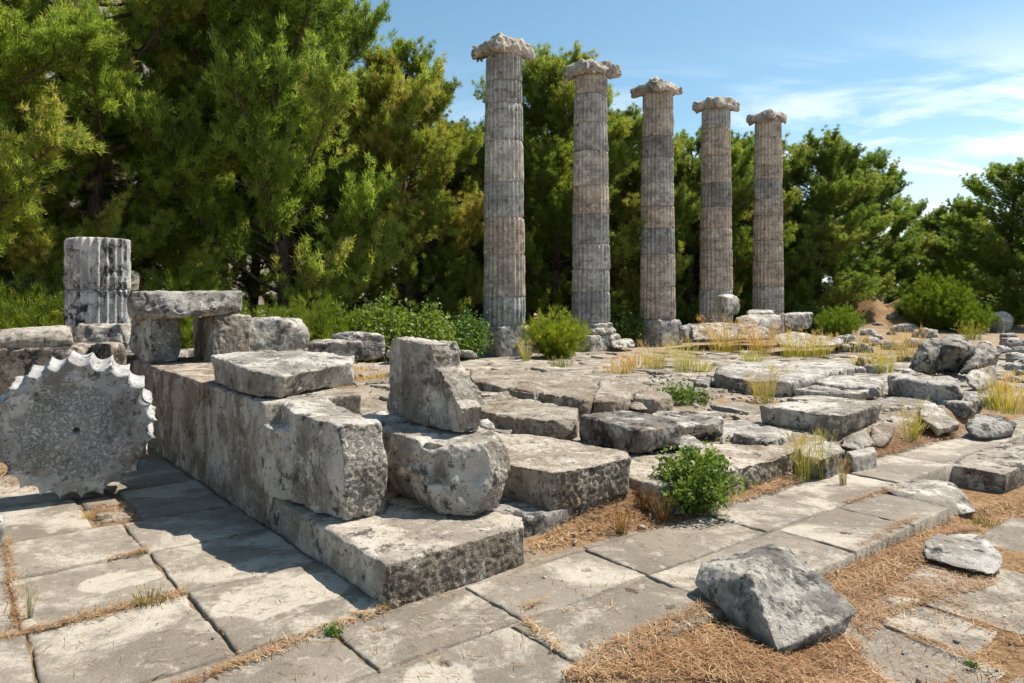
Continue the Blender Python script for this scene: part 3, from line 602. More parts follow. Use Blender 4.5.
def axis(*seg):
    return np.unique(np.concatenate([np.arange(a, b, s) for a, b, s in seg]).round(4))
xs = axis((-700, -60, 40), (-60, -12, 3), (-12, -6, .3), (-6, 9, .055), (9, 16, .2), (16, 25, .3), (25, 60, 2), (60, 741, 40))
ys = axis((-60, 1, 6), (1, 12, .055), (12, 24, .13), (24, 32, 1), (32, 44, .3), (44, 60, 1), (60, 900, 40))
gx, gy = np.meshgrid(xs, ys); gx, gy = gx.ravel(), gy.ravel()
ga, gb = toab(gx, gy)
p3 = np.stack([gx, gy, 0 * gx], 1)
plat = sstep(gb, 2.2, 2.7) * sstep(ga, 3.6, 3.9) * sstep(gy, 26, 20)
near = (np.abs(gx) < 16) & (gy < 26)
gz = hz(gx, gy)
gz[near] += .028 * fbm(p3[near] * 1.6, 3, 4) * (0.12 + 1.1 * plat[near]) + .012 * fbm(p3[near] * 7, 8, 3) * (.3 + .7 * (plat[near] + (ga[near] < 2.25) * .5).clip(0, 1))
gz[~near] += .12 * fbm(p3[~near] * .13, 5, 3) * (np.hypot(gx, gy)[~near] < 200)
nz_ = perlin(p3 * .8, 21) + .6 * perlin(p3 * 2.6, 22)
litter = np.clip(sstep(ga, 2.42, 2.3), 0, 1)
litter = np.maximum(litter, sstep(gb, 5.6, 6.0) * sstep(ga, 3.0, 2.93))
litter = np.maximum(litter, (gb > 3) * sstep(ga, 3.36, 3.46) * sstep(ga, 3.9, 3.7) * .9)
litter = np.maximum(litter, plat * sstep(nz_, .25, .7) * .8)
litter = np.maximum(litter, (gb < 1.9) * (ga > 3.0) * .75)
litter = np.maximum(litter, np.exp(-((gx - 18.3) / 3.4) ** 2 - ((gy - 37.3) / 3.6) ** 2) * 1.6).clip(0, 1)
litter = np.maximum(litter, sstep(gy, 20, 25) * (.45 + .4 * sstep(nz_, -.1, .5)))
ny, nx = len(ys), len(xs)
ii = (np.arange(ny - 1)[:, None] * nx + np.arange(nx - 1)[None, :]).ravel()
me = mesh_np('ground', np.stack([gx, gy, gz], 1), np.stack([ii, ii + 1, ii + nx + 1, ii + nx], 1), {'litter': litter}, True)
tag(obj('ground', me, M['ground']), kind='structure')

# rocky hill far behind the pines on the left
hx, hy = np.meshgrid(np.linspace(-260, 60, 130), np.linspace(70, 330, 100)); hx, hy = hx.ravel(), hy.ravel()
ridge = np.interp(hx / hy, [-1.2, -.71, -.45, -.30, -.19, -.12, 0.0, .15], [.58, .50, .44, .375, .30, .10, .03, .0])
hzv = ridge * 170 * sstep(hy, 75, 175) * (1 - .25 * sstep(hy, 190, 330)) - 1.5
hp = np.stack([hx, hy, 0 * hx], 1)
hzv += sstep(hy, 80, 140) * ridge * (9 * fbm(hp * .03, 4, 4) + 5 * np.abs(perlin(hp * .09, 2)))
i2 = (np.arange(99)[:, None] * 130 + np.arange(129)[None, :]).ravel()
def hill_mat():
    m = NT('rocky_hillside'); v = m.n('ShaderNodeTexCoord').outputs['Object']
    c = m.mix(m.ramp(m.noise(v, .06, 8, .7), .4, .6), (.36, .27, .21), (.46, .40, .34))
    c = m.mix(m.ramp(m.noise(v, .11, 9, .75), .52, .57), c, (.075, .09, .035))
    return m.out(c, .95, .1, m.noise(v, .15, 12, .75), 2.5)
tag(obj('hill', mesh_np('hill', np.stack([hx, hy, hzv], 1), np.stack([i2, i2 + 1, i2 + 131, i2 + 130], 1), None, True), hill_mat()), kind='structure')

# ---------------------------------------------------------------- paving slabs
def slab(acc, a0, a1, b0, b1, z, res, var, edge=.010, amp=1.0, tilt=(0, 0), drop=.20, rot=0.0, ex=None, seed=0, holes=(), spots=(), grit=0.0):
    na = max(4, int((a1 - a0) / res)); nb = max(4, int((b1 - b0) / res))
    u = np.concatenate([[0], np.linspace(0, 1, na), [1]]); w = np.concatenate([[0], np.linspace(0, 1, nb), [1]])
    U, W = np.meshgrid(u, w, indexing='ij')
    gap = edge * .5
    a = a0 + gap + U * (a1 - a0 - 2 * gap); b = b0 + gap + W * (b1 - b0 - 2 * gap)
    ac, bc = (a0 + a1) / 2, (b0 + b1) / 2
    da = np.minimum(a - a0, a1 - a); db = np.minimum(b - b0, b1 - b); d = np.minimum(da, db)
    q = np.stack([a.ravel(), b.ravel(), np.full(a.size, seed * 3.7)], 1)
    wob = edge * 1.3 * amp
    fa = np.exp(-da / .04); fb = np.exp(-db / .04)
    a = a - np.sign(a - ac) * fa * wob * np.clip(.25 + fbm(q * 5, 1, 4), 0, 1.6).reshape(a.shape)
    b = b - np.sign(b - bc) * fb * wob * np.clip(.25 + fbm(q * 5, 4, 4), 0, 1.6).reshape(a.shape)
    chipn = np.clip(perlin(q * 7, 6) + .5 * perlin(q * 19, 7), 0, 1).reshape(a.shape)
    zz = z + tilt[0] * (a - ac) + tilt[1] * (b - bc)
    zz = zz - (.006 + .030 * chipn * amp) * np.exp(-d / (.005 + .014 * chipn)) + amp * (.006 * fbm(q * 2.2, 2, 3) + .0022 * fbm(q * 16, 9, 3)).reshape(a.shape)
    cr, sr = math.cos(rot), math.sin(rot)
    a_, b_ = ac + (a - ac) * cr - (b - bc) * sr, bc + (a - ac) * sr + (b - bc) * cr
    x = -.62 * a_ + .785 * b_; y = .785 * a_ + .62 * b_
    spot = np.zeros(a.shape)
    for hx_, hy_, ha, hl, hw in holes:
        ca, cb_ = math.cos(ha), math.sin(ha)
        lx = (x - hx_) * ca + (y - hy_) * cb_; ly = -(x - hx_) * cb_ + (y - hy_) * ca
        zz = zz - .045 * sstep(np.abs(lx), hl * 1.15, hl * .85) * sstep(np.abs(ly), hw * 1.2, hw * .8)
    for sx, sy, sr_ in spots:
        dd = np.hypot(x - sx, y - sy) + .25 * sr_ * perlin(q * 6, 31).reshape(a.shape)
        spot = np.maximum(spot, sstep(dd, sr_, sr_ * .85))
    zz[0, :] = zz[-1, :] = z - drop; zz[:, 0] = zz[:, -1] = z - drop
    ed_ = np.zeros(a.shape); ed_[0, :] = ed_[-1, :] = 1; ed_[:, 0] = ed_[:, -1] = 1; ed_ = np.maximum(ed_, .6 * np.exp(-d / .006))
    n0, n1 = U.shape
    i = (np.arange(n0 - 1)[:, None] * n1 + np.arange(n1 - 1)[None, :]).ravel()
    acc.add(np.stack([x.ravel(), y.ravel(), zz.ravel()], 1), np.stack([i, i + n1, i + n1 + 1, i + 1], 1), var=var, spot=spot.ravel(), grit=grit, edge=ed_.ravel())

HOLES = []
for px, py, ang, hl, hw in ((443, 662, -.5, .035, .016), (631, 590, -.6, .035, .014), (669, 607, .2, .022, .018), (586, 646, .3, .025, .02), (378, 628, .3, .03, .02), (585, 569, .2, .025, .014), (803, 552, .2, .022, .018), (845, 533, -.3, .03, .016)):
    x, y, _ = G(px, py, 0); HOLES.append((x, y, ang, hl, hw))
SPOTS = []
for px, py, r in ((110, 583, .16), (140, 577, .14), (440, 679, .16), (455, 692, .14), (265, 600, .26), (310, 590, .22)):
    x, y, _ = G(px, py, 0); SPOTS.append((x, y, r))
pv = Acc(); rr = random.Random(5)
def row(a0, a1, joints, z=0.0, res=.02, **k):
    for b0, b1 in zip(joints, joints[1:]):
        r_ = res if (a0 + .7 * b0) < 6.5 else res * 1.8
        slab(pv, a0, a1, b0, b1, z + rr.uniform(-.006, .006), r_, rr.random(), tilt=(rr.uniform(-.008, .008), rr.uniform(-.006, .006)), seed=rr.random() * 9, edge=rr.uniform(.005, .012), holes=HOLES, spots=SPOTS, **k)
row(2.28, 2.855, [.2, 1.25, 2.24, 3.27, 4.62, 5.47, 6.13], res=.013, drop=.26, grit=.3)
row(2.86, 3.40, [.1, 1.51, 2.33, 3.28, 4.52], res=.013)
row(2.86, 3.50, [4.52, 5.35, 6.6, 7.72], res=.018)
row(2.96, 3.55, [7.72, 9.3, 11.2, 13.0], res=.03)
row(3.56, 4.3, [9.3, 11.2, 13.0], res=.03)
row(3.41, 4.265, [-1.2, -.42, .33, 1.075, 1.86], res=.014)
row(3.405, 3.72, [2.86, 3.32, 4.2], z=-.012, res=.016)
row(4.275, 5.095, [-1.1, -.45, .31, 1.05, 1.84], res=.014)
row(5.105, 5.845, [-1.2, -.42, 1.035, 1.84], res=.018)
row(5.855, 6.835, [-1.0, .86], res=.02)
row(5.855, 6.835, [1.18, 1.82], res=.02)
row(6.845, 8.1, [.35, 1.1, 1.80], res=.02)
row(5.98, 6.30, [.92, 1.14], res=.02, z=-.004); row(6.42, 6.82, [.88, 1.13], res=.02, z=-.004)
for a0, a1, b0, b1, dz in ((1.385, 2.02, 3.965, 4.405, 0), (.3, 1.365, 3.965, 4.405, -.01), (1.30, 2.06, 4.43, 5.40, 0), (.4, 1.28, 4.43, 5.4, -.01), (1.22, 1.98, 3.22, 3.945, .0), (.3, 1.20, 2.9, 3.945, -.005), (1.60, 2.14, 5.42, 6.9, -.05), (.6, 1.58, 5.42, 6.9, -.04)):
    slab(pv, a0, a1, b0, b1, -.120 + dz, .014, rr.random() * .5 + .3, edge=.018, amp=1.6, tilt=(rr.uniform(-.02, .02), rr.uniform(-.02, .02)), seed=rr.random() * 9, grit=1.0)
tag(obj('pavement', pv.mesh('pavement', True), M['paving']), kind='structure')

# low worn flags lying in the platform earth
fl = Acc(); rr = random.Random(12)
for ia in range(0, 26):
    for ib in range(0, 24):
        a = 4.6 + ia * .72 + rr.uniform(-.12, .12); b = 2.7 + ib * .95 + (ia % 2) * .4 + rr.uniform(-.15, .15)
        x, y, _ = AB(a, b)
        if y > 23 or y < 5.2 or (b < 3.0 and a < 7) or rr.random() < .16: continue
        la, lb = rr.uniform(.26, .37), rr.uniform(.30, .55)
        slab(fl, a - la, a + la, b - lb, b + lb, hz1(x, y) + rr.uniform(.005, .06), .045 if y < 11 else .08, rr.random(), edge=.05, amp=2.4,
             tilt=(rr.uniform(-.04, .04), rr.uniform(-.04, .04)), drop=.15, rot=rr.uniform(-.18, .18), seed=rr.random() * 9, grit=.7)
def floor_mat():
    m = M['paving'].copy(); m.name = 'worn_floor_stone'; return m
tag(obj('stone_floor', fl.mesh('stone_floor', True), floor_mat()), kind='structure')

# ---------------------------------------------------------------- columns
def fluted(z0, z1, r0, r1, seed, nf=24, per=10, depth=.060, step=.07, worn=.5, tilt=0.0, sharp=False):
    nt = nf * per; th = np.arange(nt) / nt * 2 * math.pi; u = (np.arange(nt) % per) / per
    if sharp: prof = np.sin(np.pi * u) ** .8
    else:
        q = np.clip((u - .09) / .82, 0, 1); prof = np.sin(np.pi * q) ** .75
    nzs = max(3, int((z1 - z0) / step)); t = np.linspace(0, 1, nzs + 1)
    t = np.concatenate([[0], [.012], t[1:-1], [.988], [1]])
    T, TH = np.meshgrid(t, th, indexing='ij'); PR = np.broadcast_to(prof, T.shape)
    Z = z0 + T * (z1 - z0); R = r0 + (r1 - r0) * T
    q = np.stack([(R * np.cos(TH)).ravel(), (R * np.sin(TH)).ravel(), Z.ravel()], 1)
    w = np.clip(.25 + 1.3 * perlin(q * 1.7, seed) + .6 * perlin(q * 5, seed + 1), 0, 1).reshape(T.shape) * worn
    dist = np.minimum(T, 1 - T) * (z1 - z0)
    chip = np.clip(.15 + 1.5 * perlin(q * 3.2, seed + 3) + .7 * perlin(q * 9, seed + 4), 0, 1.4).reshape(T.shape)
    R2 = R - depth * PR * (1 - .75 * w) - .022 * w * (1 - PR) - .05 * chip * np.exp(-dist / (.015 + .035 * chip)) - .026 * np.exp(-dist / .007)
    R2 = R2 + .008 * perlin(q * 4, seed + 6).reshape(T.shape) + .004 * perlin(q * 14, seed + 7).reshape(T.shape)
    x = R2 * np.cos(TH); y = R2 * np.sin(TH)
    v = np.stack([x.ravel(), y.ravel(), Z.ravel()], 1); n = len(t)
    i = np.arange(n - 1)[:, None] * nt; k = np.arange(nt)[None, :]; k2 = (k + 1) % nt
    f = np.stack([(i + k).ravel(), (i + k2).ravel(), (i + nt + k2).ravel(), (i + nt + k).ravel()], 1)
    c0, c1 = len(v), len(v) + 1
    v = np.concatenate([v, [[0, 0, z0], [0, 0, z1]]])
    kk = np.arange(nt); kk2 = (kk + 1) % nt
    tri = np.concatenate([np.stack([kk2, kk, np.full(nt, c0)], 1), np.stack([(n - 1) * nt + kk, (n - 1) * nt + kk2, np.full(nt, c1)], 1)])
    return v, f, tri
TINTS = {'g': (.95, .955, .96), 'p': (1.12, .98, .87), 'b': (.80, .82, .86), 'd': (.68, .67, .67), 'l': (1.15, 1.12, 1.07), 't': (1.08, .99, .9)}
def circ(r, z, n=16, ox=0, oy=0): return [(ox + r * math.cos(i / n * 6.2832), oy + r * math.sin(i / n * 6.2832), z) for i in range(n)]
def local(p, q): return [(x + q[0], y + q[1], z + q[2]) for x, y, z in p]
def capital(root, q, seed, s=1.0):
    def L(a, b, z): x, y, _ = AB(a * s, b * s); return (q[0] + x, q[1] + y, q[2] + z * s)
    pcs = [local(circ(.60 * s, 0) + circ(.70 * s, .16 * s) + circ(.62 * s, .26 * s), q)]
    pcs.append([L(a, b, z) for a in (-.56, .56) for b in (-.58, .58) for z in (.16, .44)])
    rng = random.Random(seed)
    for sb in (-1, 1):
        for sa in (-1, 1):
            pts = []; rv_ = rng.uniform(.25, .33); lv_ = rng.uniform(.56, .70)
            for i in range(12):
                c, sn = math.cos(i / 12 * 6.2832), math.sin(i / 12 * 6.2832)
                pts.append(L(sa * lv_, sb * .57 + rv_ * c, .15 + rv_ * sn)); pts.append(L(sa * .05, sb * .56 + .13 * c, .22 + .13 * sn))
            pcs.append(pts)
    for _ in range(4):
        a, b = rng.uniform(-.3, .3), rng.uniform(-.35, .35); w = rng.uniform(.18, .34)
        pcs.append([L(a + w * i, b + w * j, z) for i in (-1, 1) for j in (-1, 1) for z in (.36, rng.uniform(.46, .58))])
    stone('capital', None, pcs, 'column', chips=2, chip=.10, amp=1.5, seed=seed * 13 + 1, parent=root, round_=1, tint=(1.02, .97, .90), facet=1.6)
def column(px, Y, ys_, tints, label, base, seed, rtop=.545):
    x = (px - CX) / F * Y; zt = lambda py: EYE - (py - HY) / F * Y
    zs = [zt(v) for v in ys_]; zb = hz1(x, Y) - .05
    root = empty('column', (x, Y, zb), label, 'column', 'standing columns in a row')
    bpy.context.view_layer.update
    ztop, zlow = zs[1], zs[-1]
    rng = random.Random(seed)
    for i, (za, zb_) in enumerate(zip(zs[1:], zs[2:])):
        rad = lambda z: .645 + (rtop - .645) * max(0, (z - zlow) / (ztop - zlow)) ** 1.25
        v, f, tri = fluted(zb_ - zb, za - zb, rad(zb_), rad(za), seed * 31 + i, worn=rng.uniform(.2, .75))
        d = obj('drum', mesh_np('drum', v, [f, tri], {'rough': np.zeros(len(v))}, True), M['column'], root)
        d.location = (rng.uniform(-.012, .012), rng.uniform(-.012, .012), 0); d.rotation_euler[2] = rng.uniform(-.02, .02)
        t = TINTS[tints[i % len(tints)]]; j = rng.uniform(.93, 1.07); d.color = (t[0] * j, t[1] * j, t[2] * j, 1)
    capital(root, (x, Y, zs[1] - .02), seed, ((zs[0] - zs[1]) / .54 * .4 + .6) * (1.0 if px < 520 else .92))
    if base == 'block':
        h = .62
        c = toab(x, Y)
        pts = [AB(c[0] + i * h, c[1] + j * h, z) for i in (-1, 1) for j in (-1, 1) for z in (zb - .1, zlow)]
        stone('base_block', 'rough square base block', pts, 'column', chips=3, chip=.10, rough=.5, amp=1.1, seed=seed * 17, parent=root, tint=(1.12, 1.12, 1.12))
    elif base == 'torus':
        q = (x, Y, 0)
        pcs = [local(circ(.72, zlow - .10) + circ(.76, zlow - .05) + circ(.70, zlow), q), local(circ(.68, zlow - .22) + circ(.70, zlow - .08), q), local(circ(.80, zlow - .40) + circ(.84, zlow - .3) + circ(.78, zlow - .2), q)]
        stone('base', 'moulded round base', pcs, 'marble', chips=2, chip=.06, amp=1.3, seed=seed * 17, parent=root)
        c = toab(x, Y)
        stone('plinth', None, [AB(c[0] + i * .78, c[1] + j * .78, z) for i in (-1, 1) for j in (-1, 1) for z in (zb - .1, zlow - .38)], 'marble', chips=4, chip=.12, amp=1.3, seed=seed * 19, parent=root)
    else:
        v, f, tri = fluted(-.1, zlow - zb, .66, .645, seed * 41, depth=.04)
        d = obj('drum', mesh_np('drum', v, [f, tri], {'rough': np.zeros(len(v))}, True), M['column'], root); d.color = (.95, .93, .92, 1)
column(504, 21.9, [40, 57, 84, 106, 143, 184, 219, 255, 297, 325], 'ggglgptgg', 'nearest and leftmost of the five tall fluted columns, on a rough square block', 'block', 3)
column(591, 24.1, [60, 77, 96, 125, 153, 187, 215, 245, 270, 292, 322], 'tgglpbggbp', 'second tall fluted column from the left, moulded round base beside the bright bush', 'torus', 5)
column(657.5, 26.3, [79, 95, 112, 138, 159, 184, 207, 229, 255, 287, 319], 'ttdglpbtpt', 'third of the five tall fluted columns, with a dark band near its top, on a square block', 'block', 8)
column(716, 28.5, [97, 110, 130, 158, 184, 208, 229, 250, 267, 290, 322], 'gptdpttpgt', 'fourth tall fluted column, standing behind the white cube-like block', 'none', 11)
column(768, 30.7, [110, 123, 139, 157, 180, 200, 217, 241, 262, 287, 312], 'tppgtptpgt', 'rightmost and farthest of the five tall fluted columns', 'none', 14)

M['stump'] = stone_mat('stump_marble', (0.30, 0.29, 0.28), (0.52, 0.50, 0.47), dark=(.025, .025, .027), dark_amt=.6, dark_at=.58, streak=1.0, bump=.01, brown_amt=.1, brown=(.05, .05, .052))
# short two-drum column stump at left
Yc = 14.2; xc = (98 - CX) / F * Yc; zt = lambda py: EYE - (py - HY) / F * Yc
root = empty('column_stump', (xc, Yc, -.1), 'short fluted column stump of stacked drums with black streaks, behind the left blocks', 'column stump')
for i, (za, zb_, tn) in enumerate(((zt(239), zt(289.5), (1.1, 1.1, 1.1)), (zt(289.7), zt(345), (1.0, 1.02, 1.06)), (zt(345.2), -.1, (.9, .9, .9)))):
    v, f, tri = fluted(zb_ + .1, za + .1, 0.575, .57, 90 + i, worn=.25, depth=.06, step=.04)
    d = obj('drum', mesh_np('drum', v, [f, tri], {'rough': np.zeros(len(v))}, True), M['stump'], root); d.color = (*tn, 1)

# fallen drum standing on its rim
def fallen_drum():
    R, t, nf, per = .59, .40, 24, 14
    nt = nf * per; th = np.arange(nt) / nt * 2 * math.pi + .07; u = (np.arange(nt) % per) / per
    dep = .060 * np.sin(np.pi * u) ** .62
    tooth = 1 + .026 * np.interp(th, np.linspace(0, 2 * math.pi, 25), np.random.RandomState(4).uniform(-2.2, .6, 25))
    prof = (R - dep) * tooth
    acc = Acc()
    # front face
    s = np.concatenate([[0.0], np.linspace(.02, .985, 64), [1.0]])
    S, TH = np.meshgrid(s, th, indexing='ij'); rad = S * prof[None, :]
    x = rad * np.cos(TH); z = rad * np.sin(TH); q = np.stack([x.ravel(), 0 * x.ravel(), z.ravel()], 1)
    inn = sstep(rad, .375, .36)
    yy = .004 * fbm(q * 9, 3, 3).reshape(x.shape) + inn * (.007 + .004 * (perlin(q * 34, 5) + .5 * perlin(q * 70, 6)).reshape(x.shape)) + .012 * (S > .99) + .09 * sstep(np.hypot(x - .01, z + .0), .024, .016)
    yy = yy + np.clip(perlin(q * 4, 9).reshape(x.shape) - .15, 0, 1) * .05 * sstep(S, .9, 1)
    n = len(s); i = np.arange(n - 1)[:, None] * nt; k = np.arange(nt)[None, :]; k2 = (k + 1) % nt
    F_ = np.stack([(i + k).ravel(), (i + nt + k).ravel(), (i + nt + k2).ravel(), (i + k2).ravel()], 1)
    acc.add(np.stack([x.ravel(), yy.ravel(), z.ravel()], 1), F_, rough=inn.ravel())
    yl = np.concatenate([[.012], np.linspace(.03, t, 14)])
    Yg, TH = np.meshgrid(yl, th, indexing='ij'); base = np.broadcast_to(prof, Yg.shape)
    q = np.stack([(base * np.cos(TH)).ravel(), Yg.ravel(), (base * np.sin(TH)).ravel()], 1)
    er = np.clip(perlin(q * 6, 12) + .4, 0, 1).reshape(Yg.shape) * np.broadcast_to((dep < .02) * .03, Yg.shape)
    rad = base - er + .004 * fbm(q * 12, 14, 3).reshape(Yg.shape)
    n = len(yl); i = np.arange(n - 1)[:, None] * nt
    F_ = np.stack([(i + k).ravel(), (i + nt + k).ravel(), (i + nt + k2).ravel(), (i + k2).ravel()], 1)
    acc.add(np.stack([(rad * np.cos(TH)).ravel(), Yg.ravel(), (rad * np.sin(TH)).ravel()], 1), F_, rough=0)
    v = np.stack([prof * np.cos(th), np.full(nt, t), prof * np.sin(th)], 1); v = np.concatenate([v, [[0, t, 0]]])
    kk = np.arange(nt); acc.add(v, np.stack([kk, np.full(nt, nt), (kk + 1) % nt], 1), rough=0)
    me = acc.mesh('fallen_drum', True)
    o = obj('fallen_drum', me, M['drum'] if 'drum' in M else M['marble'])
    o.rotation_euler = (math.radians(DRUM_LEAN), 0, math.radians(DRUM_TURN))
    o.location = (*DRUM_XY, DRUM_Z)
    tag(o, 'big fallen column drum standing on edge like a cogwheel, scalloped rim, rough round centre', 'column drum')
DRUM_LEAN, DRUM_TURN, DRUM_XY, DRUM_Z = 8.0, 27.0, (-3.46, 5.74), .572
M['drum'] = stone_mat('drum_marble', (0.35, 0.345, 0.335), (0.47, 0.46, 0.445), dark_amt=.75, dark_at=.57, streak=.55, bump=.01, pit_scale=55.0, pit_dark=0.5, pit_h=.6, pick=.35)
fallen_drum()
# ---------------------------------------------------------------- vegetation
def unit(v): return v / (np.linalg.norm(v, axis=-1, keepdims=True) + 1e-9)
def needles(acc, pos, dr, k, length, width, spread, rng, tv, jit=.05):
    n = len(pos)
    if n == 0: return
    pos = np.repeat(pos, k, 0); d = unit(np.repeat(unit(dr), k, 0) + spread * rng.normal(size=(n * k, 3)))
    base = pos + rng.normal(size=pos.shape) * jit
    s = unit(np.cross(d, rng.normal(size=d.shape))) * (width * .5)
    L = length * rng.uniform(.6, 1.15, (n * k, 1))
    v = np.stack([base - s, base + s, base + d * L], 1).reshape(-1, 3)
    f = np.arange(n * k * 3).reshape(-1, 3)
    tt = np.clip(np.repeat(tv, k * 3) + rng.normal(size=n * k * 3) * .06, 0, 1)
    acc.add(v, f, tv=tt)
def pine(seed, h, r, low=.03, nl=54, lean=.03, k=32, width=.020, length=.15, full=1.9):
    rng = np.random.RandomState(seed); tr = Acc(); cr = Acc()
    t = np.linspace(0, 1, 14); ph = rng.uniform(0, 6.28)
    ax = np.stack([lean * h * np.sin(t * 2.2 + ph) - lean * h * math.sin(ph), lean * h * np.cos(t * 1.7 + ph) - lean * h * math.cos(ph), t * h * .95], 1)
    ax[:, :2] += rng.normal(size=(14, 2)) * .03 * t[:, None]
    tr.add(*tube(ax, (.019 * h) * (1 - t) ** .8 + .015, 9))
    P_, D_, T_ = [], [], []
    for i in range(nl):
        tt = low + (.985 - low) * ((i + rng.uniform(0, .9)) / nl) ** .92
        o = np.array([np.interp(tt, t, ax[:, j]) for j in range(3)])
        u = (tt - low) / (1 - low)
        prof = (.72 + .28 * min(1, u / .25)) if u < .25 else (1 - ((u - .25) / .75) ** full) * .88 + .12
        L = r * prof * (rng.uniform(.85, 1.2) if i % 3 else rng.uniform(.45, .75)) + .2
        az = i * 2.399 + rng.normal() * .4
        el0 = math.radians(rng.uniform(-12, 15) + 30 * u); el1 = math.radians(rng.uniform(20, 50) + 28 * u)
        m = 9; s = np.linspace(0, 1, m); el = el0 + (el1 - el0) * s; azs = az + rng.normal() * .3 * s
        d = np.stack([np.cos(el) * np.cos(azs), np.cos(el) * np.sin(azs), np.sin(el)], 1)
        pts = o + np.concatenate([[[0, 0, 0]], np.cumsum(d[:-1] * L / (m - 1), 0)])
        tr.add(*tube(pts, (.010 * L + .012) * (1 - s) + .006, 5))
        lv = rng.uniform(.15, .9)
        ns = max(6, int(L * 11))
        for j in range(ns):
            q = .36 + .64 * ((j + rng.uniform()) / ns) ** .7
            p = np.array([np.interp(q, s, pts[:, c]) for c in range(3)]); dd = np.array([np.interp(q, s, d[:, c]) for c in range(3)])
            side = np.cross(dd, [0, 0, 1]); side /= np.linalg.norm(side) + 1e-9
            sg = 1 if j % 2 else -1
            sd = dd * rng.uniform(.3, 1.0) + sg * side * rng.uniform(.1, 1.0) + np.array([0, 0, rng.uniform(-.25, 1.0)]); sd /= np.linalg.norm(sd)
            sl = rng.uniform(.35, .95) * (1.2 - .45 * q) * min(1.25, .45 + L / 3.0)
            bend = np.array([0, 0, rng.uniform(.0, .35)]) * sl
            e = p + sd * sl + bend
            tr.add(*tube(np.array([p, p + sd * sl * .5 + bend * .25, e]), [.010, .008, .004], 4))
            nt_ = max(3, int(sl / .105)); l2 = lv + rng.normal() * .14
            for w in range(nt_):
                f_ = .15 + .85 * (w + 1) / nt_
                P_.append(p + sd * sl * f_ + bend * f_ * f_ + rng.normal(size=3) * .05); D_.append(sd + np.array([0, 0, .6])); T_.append(l2 + rng.normal() * .09 + .22 * (f_ - .55))
        P_.append(pts[-1]); D_.append(d[-1]); T_.append(lv + .15)
    needles(cr, np.array(P_), np.array(D_), k, length, width, .80, rng, np.clip(np.array(T_), 0, .97), .035)
    print('pine', seed, len(P_))
    return tr.mesh('trunk', True), cr.mesh('crown')
def tree(name, label, px, Y, protos, i, s=1.0, rz=None, group=None, tint=(1, 1, 1), sx=1.0):
    x = (px - CX) / F * Y
    root = empty(name, (x, Y, hz1(x, Y) - .1), label, 'tree', group, rz if rz is not None else i * 1.3)
    root.scale = (s * sx, s * sx, s)
    a = obj('trunk', protos[i][0], M['bark'], root); b = obj('crown', protos[i][1], M['needles'], root); b.color = (*tint, 1)
    return root
PN = [pine(1, 11.5, 4.0, .03, 72), pine(2, 11.0, 3.2, .02, 92), pine(3, 10.0, 2.7, .02, 96, full=2.4), pine(4, 11.8, 3.8, .24, 60), pine(5, 9.0, 3.1, .02, 96, full=2.3)]
GP = 'pines standing behind the ruins'
T = 'pine_tree'
for px, Y, i, s, rz, tint, sx, lab in (
    (-60, 16.0, 0, 1.08, .3, (1.25, 1.25, 1.0), 1.0, 'huge pine filling the far left edge, reaching out of the top of the photo'),
    (92, 20.0, 0, 1.2, 2.2, (1.35, 1.3, 1.0), 1.0, 'big yellow-green pine right behind the column stump'),
    (205, 24.5, 3, 1.16, 1.0, (.95, 1.05, 1.0), 1.0, 'dark pine with bare lower trunk showing in deep shade, right of the column stump'),
    (287, 21.5, 4, 1.6, 5.4, (1.2, 1.25, 1.0), .76, 'broad bright pine rising out of the photo above the stepped block'),
    (412, 23.5, 2, .99, .5, (1.25, 1.12, .95), .95, 'olive pine with a two-pronged top, next left of the nearest column'),
    (470, 27, 4, .82, 1.5, (.7, .8, .8), .9, 'lower dark pine in the gap just left of the nearest column'),
    (553, 28, 2, 1.10, 2.5, (1.05, 1.05, .9), 1.08, 'tall pine between the first and second columns'),
    (617, 30, 2, .94, 3.6, (1.0, 1.02, .9), 1.12, 'pine between the second and third columns, with a shoot leaning right'),
    (688, 34, 4, 1.02, .9, (.95, 1.0, .9), 1.1, 'pine between the third and fourth columns'),
    (742, 36, 4, 1.06, 2.9, (.85, .95, .9), 1.1, 'pine between the fourth and fifth columns'),
    (818, 36, 2, .95, 5.0, (.85, .95, .85), 1.22, 'dense rounded pine just right of the farthest column'),
    (876, 41, 2, .95, .2, (.85, .95, .88), 1.12, 'pine with layered branches, left of the sky gap at right'),
    (960, 45, 4, .80, 4.4, (.8, .92, .85), 1.2, 'smaller pine behind the tall green bush, right of the sky gap'),
    (1003, 38, 1, .80, 3.1, (.95, 1.05, .9), 1.3, 'broad pine at the right, highest tree right of the sky gap'),
    (1062, 36, 0, .78, 1.1, (.8, .9, .85), .9, 'pine cut off by the right edge of the photo')):
    tree(T, lab, px, Y, PN, i, s, rz, GP, tint, sx)
for px, Y, i, s, rz in ((140, 29, 3, 1.0, .4), (250, 28, 0, .98, 3.3), (352, 29, 1, .92, 2.0), (505, 36, 4, .95, 5.5), (655, 40, 4, .88, .6), (785, 46, 2, .85, 1.9), (448, 31, 2, .92, 4.0), (530, 40, 4, 1.15, 2.2), (580, 41, 2, 1.08, .7), (632, 43, 4, 1.08, 3.7), (670, 44, 2, .95, 5.1), (718, 45, 4, 1.05, .2), (760, 43, 2, .95, 2.6), (903, 64, 4, .66, 3.0), (932, 62, 2, .62, 4.2), (980, 60, 4, .75, 5.0), (890, 75, 0, .62, 2.0), (-110, 20, 0, 1.0, 5.0), (30, 25, 3, 1.05, 2.8)):
    tree(T, 'pine of the back row, half hidden by the nearer pines and columns', px, Y, PN, i, s, rz, 'pines of the back row', (.7, .8, .8), 1.0)

